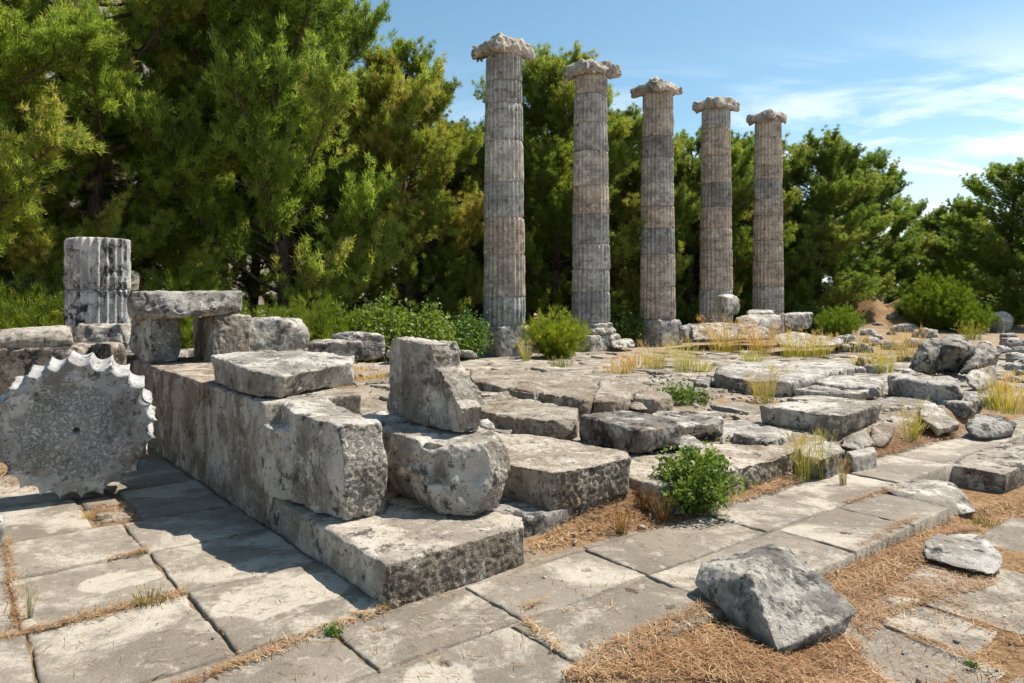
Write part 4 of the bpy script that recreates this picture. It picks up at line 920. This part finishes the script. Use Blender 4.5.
def feathery(seed, h, r, n, k=22, length=.16, width=.014):
    rng = np.random.RandomState(seed); st = Acc(); fo = Acc(); P_, D_, T_ = [], [], []
    for i in range(n):
        az = rng.uniform(0, 6.28); out = r * math.sqrt(rng.uniform(.02, 1)); hh = h * (1 - .45 * (out / r) ** 2) * rng.uniform(.5, 1.15)
        e = np.array([math.cos(az) * out, math.sin(az) * out, hh]); m = np.array([e[0] * .55, e[1] * .55, hh * .35])
        s = np.linspace(0, 1, 7)[:, None]; p = 2 * s * (1 - s) * m + s * s * e
        st.add(*tube(p, np.linspace(.012, .004, 7) * (h ** .5), 4))
        lv = rng.uniform(.3, .8); nt = max(4, int(hh / .10))
        for w in range(nt):
            q = .2 + .8 * (w + 1) / nt
            pp = 2 * q * (1 - q) * m + q * q * e; d = (1 - q) * m + q * (e - m)
            P_.append(pp + rng.normal(size=3) * .07 * h ** .5); D_.append(unit(d) + np.array([0, 0, .5]) + rng.normal(size=3) * .3); T_.append(lv + rng.normal() * .13)
    needles(fo, np.array(P_), np.array(D_), k, length, width, .45, rng, np.clip(np.array(T_), 0, 1), .03)
    return st.mesh('stems', True), fo.mesh('foliage')
def leafy(seed, h, r, n, leaf=.05, clump=16, spread=.07, flat=1.0):
    rng = np.random.RandomState(seed); st = Acc(); fo = Acc(); C, T_ = [], []
    for i in range(n):
        az = rng.uniform(0, 6.28); out = r * rng.uniform(.1, 1) ** .6; hh = h * (1 - .55 * (out / r) ** 2) * rng.uniform(.4, 1.18)
        e = np.array([math.cos(az) * out, math.sin(az) * out, hh]); m = np.array([e[0] * .4, e[1] * .4, hh * .5 * flat])
        s = np.linspace(0, 1, 6)[:, None]; p = 2 * s * (1 - s) * m + s * s * e
        st.add(*tube(p, np.linspace(.008, .003, 6) * (1 + h), 4))
        lv = rng.uniform(.2, .85)
        for q in np.linspace(.35, 1, max(2, int(hh / .07))):
            C.append(2 * q * (1 - q) * m + q * q * e); T_.append(lv)
    C = np.repeat(np.array(C), clump, 0); tv = np.repeat(np.array(T_), clump) + rng.normal(size=len(C)) * .12
    c = C + rng.normal(size=C.shape) * spread
    u = unit(rng.normal(size=c.shape) + np.array([0, 0, .25])); s = unit(np.cross(u, rng.normal(size=c.shape))); nn = np.cross(u, s)
    L = leaf * rng.uniform(.6, 1.2, (len(c), 1))
    v = np.stack([c, c + u * L * .5 + s * L * .33 + nn * L * .1, c + u * L, c + u * L * .5 - s * L * .33 + nn * L * .1], 1).reshape(-1, 3)
    fo.add(v, np.arange(len(v)).reshape(-1, 4), tv=np.repeat(np.clip(tv, 0, 1), 4))
    return st.mesh('stems', True), fo.mesh('foliage')
def shrub(name, label, pr, mat, px, Y, s=1.0, rz=0.0, tint=(1, 1, 1), group=None, z=None, cat='shrub', sz=1.0):
    x = (px - CX) / F * Y
    root = empty(name, (x, Y, (hz1(x, Y) - .03) if z is None else z), label, cat, group, rz)
    root.scale = (s, s, s * sz)
    obj('stems', pr[0], M['bark'], root); o = obj('foliage', pr[1], M[mat], root); o.color = (*tint, 1)
FB = feathery(31, 1.35, .95, 130); FB2 = feathery(32, 1.3, 1.1, 120); LB2 = leafy(33, 1.35, 1.0, 90, .10, 12, .12)
big = feathery(34, 3.0, 1.95, 260, 24, .2, .02)
GS = 'green bushes in front of the pines'
shrub('bright_bush', 'bright yellow-green bush between the bases of the first two columns', FB, 'bright', 556, 21.0, 1.0, 0, (1.4, 1.3, .9))
shrub('bright_bush', 'bright green bush right of the wide end block, beyond the farthest column', FB2, 'bright', 838, 30.5, .95, 1.0, (.9, 1.0, .8))
shrub('bright_bush', 'tall rounded bright green bush under the sky gap at right', big, 'bright', 938, 33.5, .80, 2.0, (.95, 1.0, .75))
shrub('bright_bush', 'smaller bright green bush at the right foot of the tall rounded bush', FB2, 'bright', 969, 32.5, 1.05, 3.0, (.85, 1.0, .7))
for px, Y, s, pr, mat, tint, lab in ((25, 15.0, 1.25, FB2, 'bright', (1.0, .95, .8), 'yellow-green bush at the left edge beyond the two-course stack'),
        (52, 16.2, 1.5, FB, 'bright', (.8, .85, .75), 'taller bush close to the left side of the column stump'),
        (185, 17.5, 1.45, FB2, 'bright', (1.0, 1.0, .8), 'sprouting bush right behind the lintel slab'),
        (275, 16.8, 1.05, FB2, 'bright', (.95, .95, .8), 'yellow-green bush behind the grooved block'),
        (325, 17.5, 1.20, FB, 'bright', (.9, .92, .8), 'bushy yellow-green shrub behind the far blocks'),
        (372, 18.0, 1.15, LB2, 'leaf', (1.25, 1.2, .9), 'pale leafy shrub just left of the stepped block top'),
        (420, 18.6, 1.05, LB2, 'leaf', (1.3, 1.25, .95), 'pale leafy shrub just behind the stepped block top'),
        (458, 20.4, .95, LB2, 'leaf', (.8, .95, .85), 'dark leafy shrub at the left of the nearest column base'),
        (620, 26.0, 1.0, LB2, 'leaf', (.75, .85, .8), 'dark leafy shrub between the second and third column bases'),
        (690, 31.0, 1.1, LB2, 'leaf', (.9, 1.0, .85), 'leafy shrub between the third and fourth column bases'),
        (742, 34.0, 1.5, FB, 'bright', (.75, .9, .75), 'young bright shrub between the fourth and fifth column feet'),
        (906, 35.0, .6, LB2, 'leaf', (.85, .95, .8), 'small dark shrub between the two bright bushes at right'),
        (808, 33.0, 1.0, LB2, 'leaf', (.75, .85, .75), 'dark shrub at the right foot of the farthest column'),
        (1010, 40, 1.5, LB2, 'leaf', (.8, .9, .7), 'low shrub in the shade under the right-hand pines')):
    shrub('bush', lab, pr, mat, px, Y, s, px * .37, tint, GS)
FS = leafy(41, .44, .33, 46, .042, 40, .036, 1.2)
x_, y_, _ = G(697, 520, .0)
shrub('leafy_shrub', 'curly-leaved green shrub growing against the platform edge slab, beside the paving', FS, 'leaf', 698, y_ + .22, 1.0, .4, (1.15, 1.15, 1.0), z=.02)
CPm = leafy(42, .16, .34, 60, .045, 14, .05, .6)
shrub('creeping_plant', 'low creeping green plant between the tan rock and rough grey slab', CPm, 'leaf', 680, 9.3, 1.0, .4, (.8, .9, .7), z=.27, cat='plant')
SP = leafy(43, .07, .09, 14, .028, 8, .018)
shrub('small_weed', 'tiny green weed sprouting in a paving joint near the corner of the step block', SP, 'leaf', 333, 3.52, .55, 0, (1, 1.1, .9), z=0, cat='plant')
shrub('small_weed', 'tiny green weed in the joint of the lower right paving', SP, 'bright', 972, 3.42, .3, 0, (1, 1.1, .7), z=-.1, cat='plant')

def grass(seed, n, h, r, lean=.35, wid=.005, heads=0.0):
    rng = np.random.RandomState(seed)
    az = rng.uniform(0, 6.28, n); rad = r * np.sqrt(rng.uniform(0, 1, n)); hh = h * rng.uniform(.45, 1.05, n); ln = lean * h * rng.uniform(.1, 1, n)
    p0 = np.stack([np.cos(az) * rad, np.sin(az) * rad, 0 * az], 1); d = unit(np.stack([np.cos(az), np.sin(az), 0 * az], 1) + .5 * np.concatenate([rng.normal(size=(n, 2)), np.zeros((n, 1))], 1))
    s = np.stack([-d[:, 1], d[:, 0], 0 * az], 1); tw = rng.uniform(-1, 1, (n, 1)); s = unit(s + tw * d) * wid
    acc = Acc(); vs = []; tv = []
    off = rng.normal(size=n) * .1
    for q, w in ((0, 1), (.4, .9), (.75, .6)):
        c = p0 + d * (ln * q ** 1.8)[:, None] + np.array([0, 0, 1]) * (hh * q)[:, None]
        vs += [c - s * w, c + s * w]; tv += [q + off, q + off]
    c = p0 + d * ln[:, None] + np.array([0, 0, 1]) * (hh * .97)[:, None]; vs.append(c); tv.append(1 + off)
    V = np.stack(vs, 1).reshape(-1, 3); b = np.arange(n)[:, None] * 7
    acc.add(V, np.concatenate([b + np.array([[0, 1, 3, 2]]), b + np.array([[2, 3, 5, 4]])]), tv=np.clip(np.stack(tv, 1).ravel(), 0, 1))
    acc.add(np.zeros((0, 3)), np.zeros((0, 3), int), tv=0)
    acc.f.setdefault(3, []); acc.f[3] = [b + np.array([[4, 5, 6]])]
    if heads:
        m = int(n * heads); sel = rng.choice(n, m, False)
        needles(acc, c[sel] - np.array([0, 0, h * .08]), np.tile([0, 0, 1.], (m, 1)) + d[sel] * .3, 7, h * .16, wid * 1.5, .22, rng, np.full(m, .93), h * .03)
    return acc.mesh('grass_tuft')
GM = {'dense': [grass(50 + i, 120, .55, .20, .5, .0036, .5) for i in range(3)], 'low': [grass(60 + i, 100, .28, .22, .55, .0045, .3) for i in range(2)],
      'wisp': [grass(70 + i, 46, .55, .07, .30, .0035, .7) for i in range(2)]}
GT = 'grass tufts growing out of the ruined floor'
def tuft(px, py, hpx, kind, label, z, mat='grass', tint=(1, 1, 1), wide=1.0, i=[0]):
    x, y, zz = G(px, py, z); i[0] += 1
    me = GM[kind][i[0] % len(GM[kind])]
    if me.materials and me.materials[0] != M[mat]: me = me.copy(); me.materials.clear()
    o = obj('grass_tuft', me, M[mat], loc=(x, y, z - .01)); hh = hpx * y / F / {'dense': .55, 'low': .28, 'wisp': .55}[kind]
    o.scale = (hh * wide, hh * wide, hh); o.rotation_euler[2] = px * 1.7; o.color = (*tint, 1)
    tag(o, label, 'grass', GT)
def ZP(py):  # rough platform level under a photo row
    Y = 12.0
    for _ in range(12):
        Y = (EYE - float(np.interp(Y, [6, 7.5, 9, 13, 20, 26], [.16, .19, .2, .12, -.17, -.17]))) * F / (py - HY)
    return float(np.interp(Y, [6, 7.5, 9, 13, 20, 26], [.16, .19, .2, .12, -.17, -.17])) + .01
PK = (1.1, .85, .8)
for px, py, hp, kd, mat, tint, wd, lab in (
    (526, 362, 24, 'wisp', 'grass', (.9, 1, .8), 1.4, 'thin dry tuft at the right corner of the nearest column base'),
    (561, 368, 13, 'low', 'greengrass', (1, 1, .8), 1, 'short greenish tuft in front of the bright bush by the second column'),
    (656, 370, 30, 'dense', 'grass', (1, .95, .8), 1, 'dry tuft with reddish tips, left of the tall green-based tuft'),
    (684, 373, 38, 'dense', 'grass', (.95, 1, .75), .8, 'tall dry tuft with green base, below the round dark boulder'),
    (726, 353, 38, 'dense', 'grass', (1.1, .9, .6), 1.1, 'bushy golden tuft with orange tips, below the white cube-like block'),
    (761, 355, 34, 'dense', 'grass', PK, 1, 'pinkish-tipped tuft, left of the wide golden tuft'),
    (752, 362, 14, 'low', 'grass', (.9, 1, .7), 1, 'small short tuft at the foot of the pinkish-tipped tuft'),
    (795, 358, 30, 'dense', 'grass', (1, .95, .6), 1.2, 'wide golden tuft above the broad flat slab'),
    (818, 357, 26, 'dense', 'grass', (1, .95, .6), 1.2, 'golden tuft at the right end of the row above the broad flat slab'),
    (703, 372, 16, 'low', 'grass', (.9, .95, .75), 1, 'small faded tuft just right of the tall green-based tuft'),
    (635, 368, 18, 'low', 'grass', PK, 1.6, 'low reddish dry tuft left of the reddish-tipped one'),
    (619, 374, 14, 'low', 'grass', PK, 1.5, 'flattened reddish-brown grass above the low cracked ledge'),
    (763, 402, 36, 'dense', 'grass', (1, .92, .6), .8, 'golden tuft before the broad flat slab, beside the split slab'),
    (780, 388, 26, 'dense', 'grass', (.95, .95, .65), .9, 'dry tuft leaning on the right half of the broad slab front'),
    (748, 414, 10, 'low', 'greengrass', (1, 1, .7), .9, 'very short tuft on the bare floor left of the tabular slab'),
    (882, 374, 34, 'dense', 'grass', (1, 1, .6), .8, 'green-gold tuft behind the gap between the two rounded slabs'),
    (907, 362, 36, 'dense', 'grass', (1.1, .9, .65), .7, 'orange-tipped tall tuft left of the highest jagged boulder'),
    (848, 352, 18, 'low', 'grass', (1, .9, .7), 1.4, 'low golden grass patch behind the round-ended slab'),
    (868, 366, 16, 'low', 'grass', (1, .85, .65), 1.3, 'low brownish grass left of the green-gold tuft'),
    (934, 376, 22, 'dense', 'grass', (.9, .85, .7), 1.1, 'faded stalks at the foot of the highest jagged boulder'),
    (930, 401, 26, 'dense', 'greengrass', (1.1, 1.1, .7), .8, 'green-based tuft right before the long rounded block'),
    (912, 442, 46, 'wisp', 'grass', (.85, .85, .6), 1.2, 'tall wispy tuft beside the small tilted slab, at the paving edge'),
    (802, 480, 52, 'wisp', 'grass', (.85, .9, .6), 1.1, 'left one of two wispy stalk tufts at the platform edge'),
    (819, 478, 52, 'wisp', 'grass', (.85, .9, .6), .9, 'right one of two wispy stalk tufts at the platform edge'),
    (1009, 412, 44, 'dense', 'grass', (1.05, .95, .5), 1.0, 'bright yellow tuft at the right edge, above the dark corner block'),
    (993, 409, 24, 'dense', 'greengrass', (1.1, 1.1, .7), .9, 'greenish tuft left of the bright yellow right-edge tuft'),
    (1000, 392, 20, 'dense', 'grass', PK, 1.0, 'brownish tuft right of the angular grey block'),
    (972, 340, 20, 'dense', 'greengrass', (1.2, 1.25, .7), 1.1, 'light green tuft growing behind the jagged boulders'),
    (354, 376, 14, 'low', 'grass', (1.1, .85, .5), 1.6, 'golden dry grass behind the broad capping slab'),
    (372, 384, 14, 'low', 'grass', (1.1, .85, .5), 1.5, 'golden dry grass touching the left side of the stepped block'),
    (232, 362, 8, 'low', 'grass', (1, .85, .6), .8, 'little dry grass on the wall top between prop stone and shaded block')):
    z = ZP(py) if px > 400 else (.88 if px < 240 else .42)
    if lab.startswith(('left one', 'right one', 'tall wispy')): z = .0
    tuft(px, py, hp, kd, lab, z, mat, tint, wd)
tuft(30, 617, 40, 'wisp', 'single thin green stalks in a paving joint at lower left', .0, 'greengrass', (1, 1, .9), .5)
tuft(150, 603, 18, 'low', 'short dry tuft in the littered paving joint at left', .0, 'greengrass', (.9, .8, .7), 1.0)
tuft(138, 556, 8, 'low', 'tiny tuft at a paving corner below the fallen drum', .0, 'greengrass', (.9, .8, .6), .9)
tuft(88, 518, 8, 'low', 'tiny yellow tuft among the paving fragments under the fallen drum', .0, 'grass', (1, .8, .5), 1.0)
tuft(386, 611, 12, 'wisp', 'tiny weed stalks at the front corner of the step block', .0, 'greengrass', (1, .9, .6), 1.2)
tuft(843, 484, 30, 'wisp', 'sparse dead stalks in the litter right of the two wispy stalk tufts', .0, 'grass', (.7, .6, .5), .8)
for px, py, lab in ((645, 514, 'dead brown stalks left of the leafy shrub'), (662, 522, 'dead brown weed right under the leafy shrub'), (622, 533, 'dead brown weed beside the low rounded block')):
    tuft(px, py, 30, 'wisp', lab, .0, 'grass', (.5, .32, .22), 1.5)
tuft(985, 527, 14, 'low', 'low green-yellow grass in the litter below the pit block', -.2, 'greengrass', (1, .9, .6), 1.2)

# ---------------------------------------------------------------- fallen pine needles
rng = np.random.RandomState(77); LT = Acc()
def inpoly(x, y, poly):
    c = np.zeros(len(x), bool); n = len(poly)
    for i in range(n):
        x1, y1 = poly[i]; x2, y2 = poly[(i + 1) % n]
        k = ((y1 > y) != (y2 > y)) & (x < (x2 - x1) * (y - y1) / (y2 - y1 + 1e-12) + x1); c ^= k
    return c
def scatter(x, y, z, lmin=.04, lmax=.11, w=.0022, up=.05):
    n = len(x); h = rng.uniform(0, 6.28, n); L = rng.uniform(lmin, lmax, n); el = rng.normal(size=n) * up * 3
    d = np.stack([np.cos(h) * np.cos(el), np.sin(h) * np.cos(el), np.abs(np.sin(el))], 1) * L[:, None]
    s = np.stack([-np.sin(h), np.cos(h), 0 * h], 1) * w; b = np.stack([x, y, z], 1) - d * np.array([.5, .5, 0])
    V = np.stack([b - s, b + s, b + d], 1).reshape(-1, 3)
    LT.add(V, np.arange(n * 3).reshape(-1, 3), tv=np.repeat(np.clip(rng.beta(2, 2.4, n) + .28 * perlin(np.stack([x * 2.6, y * 2.6, 0 * x], 1), 60), 0, 1), 3))
def patch(pix, z, dens, fade=.12, thick=.02, follow=False, **k):
    poly = [G(px, py, z)[:2] for px, py in pix]
    xs_ = [p[0] for p in poly]; ys_ = [p[1] for p in poly]
    area = (max(xs_) - min(xs_)) * (max(ys_) - min(ys_)); n = int(area * dens)
    x = rng.uniform(min(xs_), max(xs_), n); y = rng.uniform(min(ys_), max(ys_), n)
    wob = .07 * fbm(np.stack([x, y, 0 * x], 1) * 5, 40, 3)
    m = inpoly(x + wob, y + .7 * wob, poly); x, y = x[m], y[m]
    cl = perlin(np.stack([x, y, 0 * x], 1) * 3.2, 44); m = rng.uniform(size=len(x)) < np.clip(.75 + .6 * cl, .15, 1); x, y = x[m], y[m]
    scatter(x, y, (z if z > -.03 and not follow else hz(x, y) + .004) + rng.uniform(0, 1, len(x)) ** 1.5 * thick, **k)
def strip(p0, p1, width, z, dens=5000, **k):
    a_ = np.array(G(*p0, z)[:2]); b_ = np.array(G(*p1, z)[:2]); L = np.linalg.norm(b_ - a_); n = int(L * width * dens)
    t = rng.uniform(0, 1, n); nr = np.array([-(b_ - a_)[1], (b_ - a_)[0]]) / L
    wn = np.clip(.7 + .9 * perlin(np.stack([t * L * 3, 0 * t, 0 * t + width * 50], 1), 3), .1, 1.6)
    q = a_ + t[:, None] * (b_ - a_) + nr * (rng.normal(size=n) * width * .32 * wn)[:, None]
    scatter(q[:, 0], q[:, 1], z + .004 + rng.uniform(0, .014, n), **k)
patch(((560, 700), (583, 674), (640, 647), (700, 620), (745, 622), (800, 640), (850, 640), (870, 660), (900, 700)), -.09, 13000, thick=.035)
patch(((815, 588), (845, 570), (905, 534), (940, 518), (985, 524), (962, 532), (930, 545), (1003, 578), (985, 590), (930, 598), (888, 618), (870, 640), (845, 625)), -.11, 12000, thick=.035)
patch(((940, 520), (985, 512), (1030, 500), (1030, 540), (985, 530)), -.22, 4500, thick=.03, w=.003)
patch(((690, 522), (740, 503), (800, 483), (870, 459), (962, 436), (962, 424), (870, 444), (800, 466), (745, 488), (700, 508)), .012, 5000, thick=.03, w=.003)
patch(((525, 552), (560, 545), (600, 534), (690, 520), (700, 490), (640, 490), (600, 508), (540, 540)), .02, 3800, thick=.03, follow=True, w=.003)
patch(((900, 600), (1030, 560), (1030, 690), (860, 690)), -.12, 900, follow=True)
patch(((842, 501), (880, 490), (905, 487), (885, 495), (850, 505)), .004, 3500, w=.003)
patch(((905, 570), (960, 590), (975, 606), (930, 600)), -.1, 2500)
patch(((545, 437), (578, 430), (578, 418), (550, 425)), .2, 2500, thick=.10, w=.004)
patch(((335, 390), (385, 392), (385, 372), (345, 376)), .42, 2500, w=.004, thick=.05)
patch(((0, 500), (40, 498), (60, 480), (0, 470)), -.05, 3500, w=.003)
patch(((84, 505), (100, 524), (130, 525), (135, 508), (118, 502)), .0, 2800)
for p0, p1, w_ in (((-5, 641), (70, 622), .10), ((70, 622), (186, 593), .13), ((175, 690), (300, 640), .10), ((300, 640), (385, 608), .07), ((108, 560), (150, 550), .07), ((388, 606), (530, 538), .05), ((520, 611), (545, 600), .04), ((525, 621), (560, 652), .05), ((5, 540), (18, 628), .05), ((884, 622), (1000, 672), .06), ((940, 604), (1022, 640), .04)):
    strip(p0, p1, w_, 0 if p0[0] < 880 else -.1)
patch(((735, 640), (768, 668), (800, 662), (850, 636), (866, 648), (810, 690), (740, 685)), -.1, 16000, follow=True, thick=.055)
x = rng.uniform(.2, 4, 160); y = rng.uniform(2.9, 6, 160); a_, b_ = toab(x, y); m = a_ < 2.2; scatter(x[m], y[m], hz(x[m], y[m]) + .03, .12, .30, .0018, .03)
# a thin scatter everywhere on the floor
x = rng.uniform(-4, 7, 5000); y = rng.uniform(3, 11, 5000); a_, b_ = toab(x, y)
m = (b_ > 2.9) & (a_ > 3.8); scatter(x[m], y[m], hz(x[m], y[m]) + .03, w=.0035)
x = rng.uniform(-3, 3, 1400); y = rng.uniform(3, 6, 1400); a_, b_ = toab(x, y); m = ((b_ < 1.8) & (a_ > 3.4)) | ((a_ > 2.3) & (a_ < 3.4)); scatter(x[m], y[m], np.full(m.sum(), .006), up=.01)
tag(obj('pine_needle_litter', LT.mesh('pine_needle_litter'), M['litter']), 'carpet of orange dry pine needles on the ground and in the paving joints', 'pine needles', kind='stuff')

# loose stone chips and gravel
gr = Acc(); oc = np.array([[1, 0, 0], [-1, 0, 0], [0, 1, 0], [0, -1, 0], [0, 0, 1], [0, 0, -1]], float)
of_ = np.array([[0, 2, 4], [2, 1, 4], [1, 3, 4], [3, 0, 4], [2, 0, 5], [1, 2, 5], [3, 1, 5], [0, 3, 5]])
def chips_at(x, y, z, lo, hi):
    for a_, b_, c_ in zip(x, y, z):
        r = lo + (hi - lo) * rng.uniform() ** 3
        v = oc * r * rng.uniform(.6, 1.2, (6, 1)) * np.array([1, .8, .55]) + rng.normal(size=(6, 3)) * r * .15
        an = rng.uniform(0, 6.28); c, s_ = math.cos(an), math.sin(an)
        v = np.stack([v[:, 0] * c - v[:, 1] * s_, v[:, 0] * s_ + v[:, 1] * c, v[:, 2]], 1)
        gr.add(v + np.array([a_, b_, c_ + r * .2]), of_, rough=0)
x = rng.uniform(-3, 9, 5200); y = rng.uniform(4.5, 15, 5200); a_, b_ = toab(x, y); m = (b_ > 2.7) & (a_ > 3.75) & (perlin(np.stack([x, y, 0 * x], 1) * 1.1, 71) > -.1)
chips_at(x[m], y[m], hz(x[m], y[m]) + .02, .008, .06)
x = rng.uniform(.2, 3.4, 420); y = rng.uniform(4.3, 7.5, 420); a_, b_ = toab(x, y); m = (a_ > 3.42) & (a_ < 3.85) & (b_ > 2.95)
chips_at(x[m], y[m], hz(x[m], y[m]) + .005, .008, .04)
x = rng.uniform(.3, 5, 700); y = rng.uniform(2.8, 7, 700); a_, b_ = toab(x, y); m = (a_ < 2.25)
chips_at(x[m], y[m], hz(x[m], y[m]) + .008, .004, .022)
x = rng.uniform(-3, 3, 160); y = rng.uniform(3, 6.5, 160); a_, b_ = toab(x, y); m = ((b_ < 1.8) & (a_ > 3.4)) | ((a_ > 2.35) & (a_ < 3.35))
chips_at(x[m], y[m], 0 * x[m] + .002, .003, .012)
tag(obj('gravel', gr.mesh('gravel'), M['gravel']), 'loose stone chips strewn over the ruined floor and litter', 'gravel', kind='stuff')

# ---------------------------------------------------------------- far rubble at right
rr = random.Random(21)
def pebble(name, label, x, y, r, hgt, group, mat='marble', tint=(1, 1, 1), z=None):
    z = hz1(x, y) if z is None else z
    pts = []
    for i in range(9):
        an = i / 9 * 6.28 + rr.uniform(-.3, .3); q = rr.uniform(.75, 1.1)
        pts.append((x + r * q * math.cos(an), y + r * q * .8 * math.sin(an), z - .05)); q *= rr.uniform(.6, .95)
        pts.append((x + r * q * math.cos(an), y + r * q * .8 * math.sin(an), z + hgt * rr.uniform(.75, 1.05)))
    stone(name, label, pts, mat, 'stone', group, chips=3, chip=r * .25, amp=1.2, tint=tint)
far_ = [(rr.uniform(835, 1024), rr.uniform(322, 372), rr.uniform(14, 34)) for _ in range(38)]
for px, py, w in far_ + [(846, 346, 26), (872, 338, 22), (893, 343, 26), (868, 354, 22), (905, 350, 20), (892, 331, 14), (915, 337, 18), (878, 328, 14), (850, 334, 16), (929, 331, 20), (955, 328, 18), (980, 351, 20), (1003, 346, 22), (1018, 352, 16), (985, 340, 18), (1008, 334, 20), (985, 329, 18), (1020, 341, 18), (970, 326, 14), (1012, 362, 22), (1022, 372, 20), (1012, 381, 20)]:
    Y = (EYE + .05 if py < 350 else EYE - .1) * F / (py + 3 - HY); x = (px - CX) / F * Y
    pebble('rubble_stone', 'low grey rubble stone in the scattered field at the far right', x, Y, w * .5 * Y / F, w * .33 * Y / F, 'rubble scattered at the far right', rr.choice(['marble', 'marble', 'marble_dark']), (1.1, 1.1, 1.12))
def fragment():
    Y = 33.0; x = (1001 - CX) / F * Y; z = hz1(x, Y)
    v, f, tri = fluted(0, .75, .50, .47, 333, worn=.6, depth=.05)
    o = obj('fluted_fragment', mesh_np('fluted_fragment', v, [f, tri], {'rough': np.zeros(len(v))}, True), M['marble'], loc=(x - .35, Y, z + .45))
    o.rotation_euler = (0, math.radians(82), math.radians(20))
    tag(o, 'fluted column fragment lying on its side in the shade at the far right', 'column fragment', None)
fragment()
for px, py, w, lab in ((562, 580, .022, 'tiny white stone chip on the paving below the under block'), (545, 577, .03, 'small pale stone chip on the paving nearest the right end of the step block'),
                   (830, 676, .10, 'pale flat stone half covered in litter below the large faceted boulder'), (665, 524, .03, 'small pale pebble at the foot of the leafy shrub'),
                   (104, 517, .07, 'white paving fragment set in litter under the fallen drum')):
    z = -.13 if py > 660 else 0
    x, y, _ = G(px, py, z); pebble('stone_chip', lab, x, y, w, w * .45, None, 'marble', (1.35, 1.3, 1.2), z)

finish_stones()

# ---------------------------------------------------------------- light, sky, camera
EL = math.radians(56); S = Vector((.905 * math.cos(EL), .42 * math.cos(EL), math.sin(EL))).normalized()
sun = bpy.data.lights.new('sun', 'SUN'); sun.energy = 4.8; sun.angle = math.radians(.53); sun.color = (1.0, .945, .86)
so = bpy.data.objects.new('sun', sun); COL.objects.link(so); so.rotation_euler = (-S).to_track_quat('-Z', 'Y').to_euler(); so.location = (10, 4, 20)
w = bpy.data.worlds.new('World'); scene.world = w; w.use_nodes = True
nt = w.node_tree; nt.nodes.clear()
def wn(t, **k):
    n = nt.nodes.new(t)
    for a_, b_ in k.items(): setattr(n, a_, b_)
    return n
sky = wn('ShaderNodeTexSky', sky_type='NISHITA'); sky.sun_disc = False; sky.sun_elevation = math.asin(S.z); sky.sun_rotation = math.atan2(S.x, S.y)
sky.air_density = 1.0; sky.dust_density = .6; sky.ozone_density = 2.0; sky.altitude = 100
tc = wn('ShaderNodeTexCoord'); sep = wn('ShaderNodeSeparateXYZ'); nt.links.new(tc.outputs['Generated'], sep.inputs[0])
def wm(op, a_, b_=None):
    n = wn('ShaderNodeMath', operation=op)
    for i, v in enumerate((a_, b_)):
        if v is None: continue
        if isinstance(v, bpy.types.NodeSocket): nt.links.new(v, n.inputs[i])
        else: n.inputs[i].default_value = v
    return n.outputs[0]
den = wm('ADD', wm('MAXIMUM', sep.outputs[2], 0.0), .10)
cv = wn('ShaderNodeCombineXYZ'); nt.links.new(wm('DIVIDE', sep.outputs[0], den), cv.inputs[0]); nt.links.new(wm('MULTIPLY', wm('DIVIDE', sep.outputs[1], den), 1.9), cv.inputs[1])
def wr(f, a_, b_, lo=0., hi=1.):
    n = wn('ShaderNodeMapRange', interpolation_type='SMOOTHSTEP'); nt.links.new(f, n.inputs[0])
    for i, v in ((1, a_), (2, b_), (3, lo), (4, hi)): n.inputs[i].default_value = v
    return n.outputs[0]
cn = wn('ShaderNodeTexNoise'); nt.links.new(cv.outputs[0], cn.inputs['Vector']); cn.inputs['Scale'].default_value = .85; cn.inputs['Detail'].default_value = 9; cn.inputs['Roughness'].default_value = .6; cn.inputs['Distortion'].default_value = .6
clouds = wm('MULTIPLY', wr(cn.outputs['Fac'], .41, .62), wr(sep.outputs[2], .34, .16))
clouds = wm('MULTIPLY', clouds, wr(sep.outputs[0], -.1, .3, .35, 1.0))
veil = wr(sep.outputs[2], .24, .02, 0, .55)
cl = wm('MAXIMUM', wm('MULTIPLY', clouds, .85), veil)
tm = wn('ShaderNodeMix', data_type='RGBA', blend_type='MULTIPLY'); tm.inputs[0].default_value = 1; nt.links.new(sky.outputs[0], tm.inputs[6]); tm.inputs[7].default_value = (.93, 1.10, 1.02, 1)
mx = wn('ShaderNodeMix', data_type='RGBA'); nt.links.new(cl, mx.inputs[0]); nt.links.new(tm.outputs[2], mx.inputs[6]); mx.inputs[7].default_value = (9.0, 9.4, 9.8, 1)
bg = wn('ShaderNodeBackground'); bg.inputs['Strength'].default_value = .092; nt.links.new(mx.outputs[2], bg.inputs[0])
wo = wn('ShaderNodeOutputWorld'); nt.links.new(bg.outputs[0], wo.inputs[0])

cam = bpy.data.cameras.new('camera'); cam.sensor_width = 36; cam.lens = F / 1024 * 36; cam.shift_y = -(341.5 - HY) / 1024; cam.clip_end = 3000; cam.clip_start = .05
co_ = bpy.data.objects.new('camera', cam); COL.objects.link(co_); co_.location = (0, 0, EYE); co_.rotation_euler = (math.pi / 2, 0, 0)
scene.camera = co_
scene.render.resolution_x, scene.render.resolution_y = 1024, 683
vs_ = scene.view_settings; vs_.view_transform = 'Standard'; vs_.look = 'None'; vs_.gamma = 1; vs_.use_curve_mapping = False; vs_.exposure = 0.7
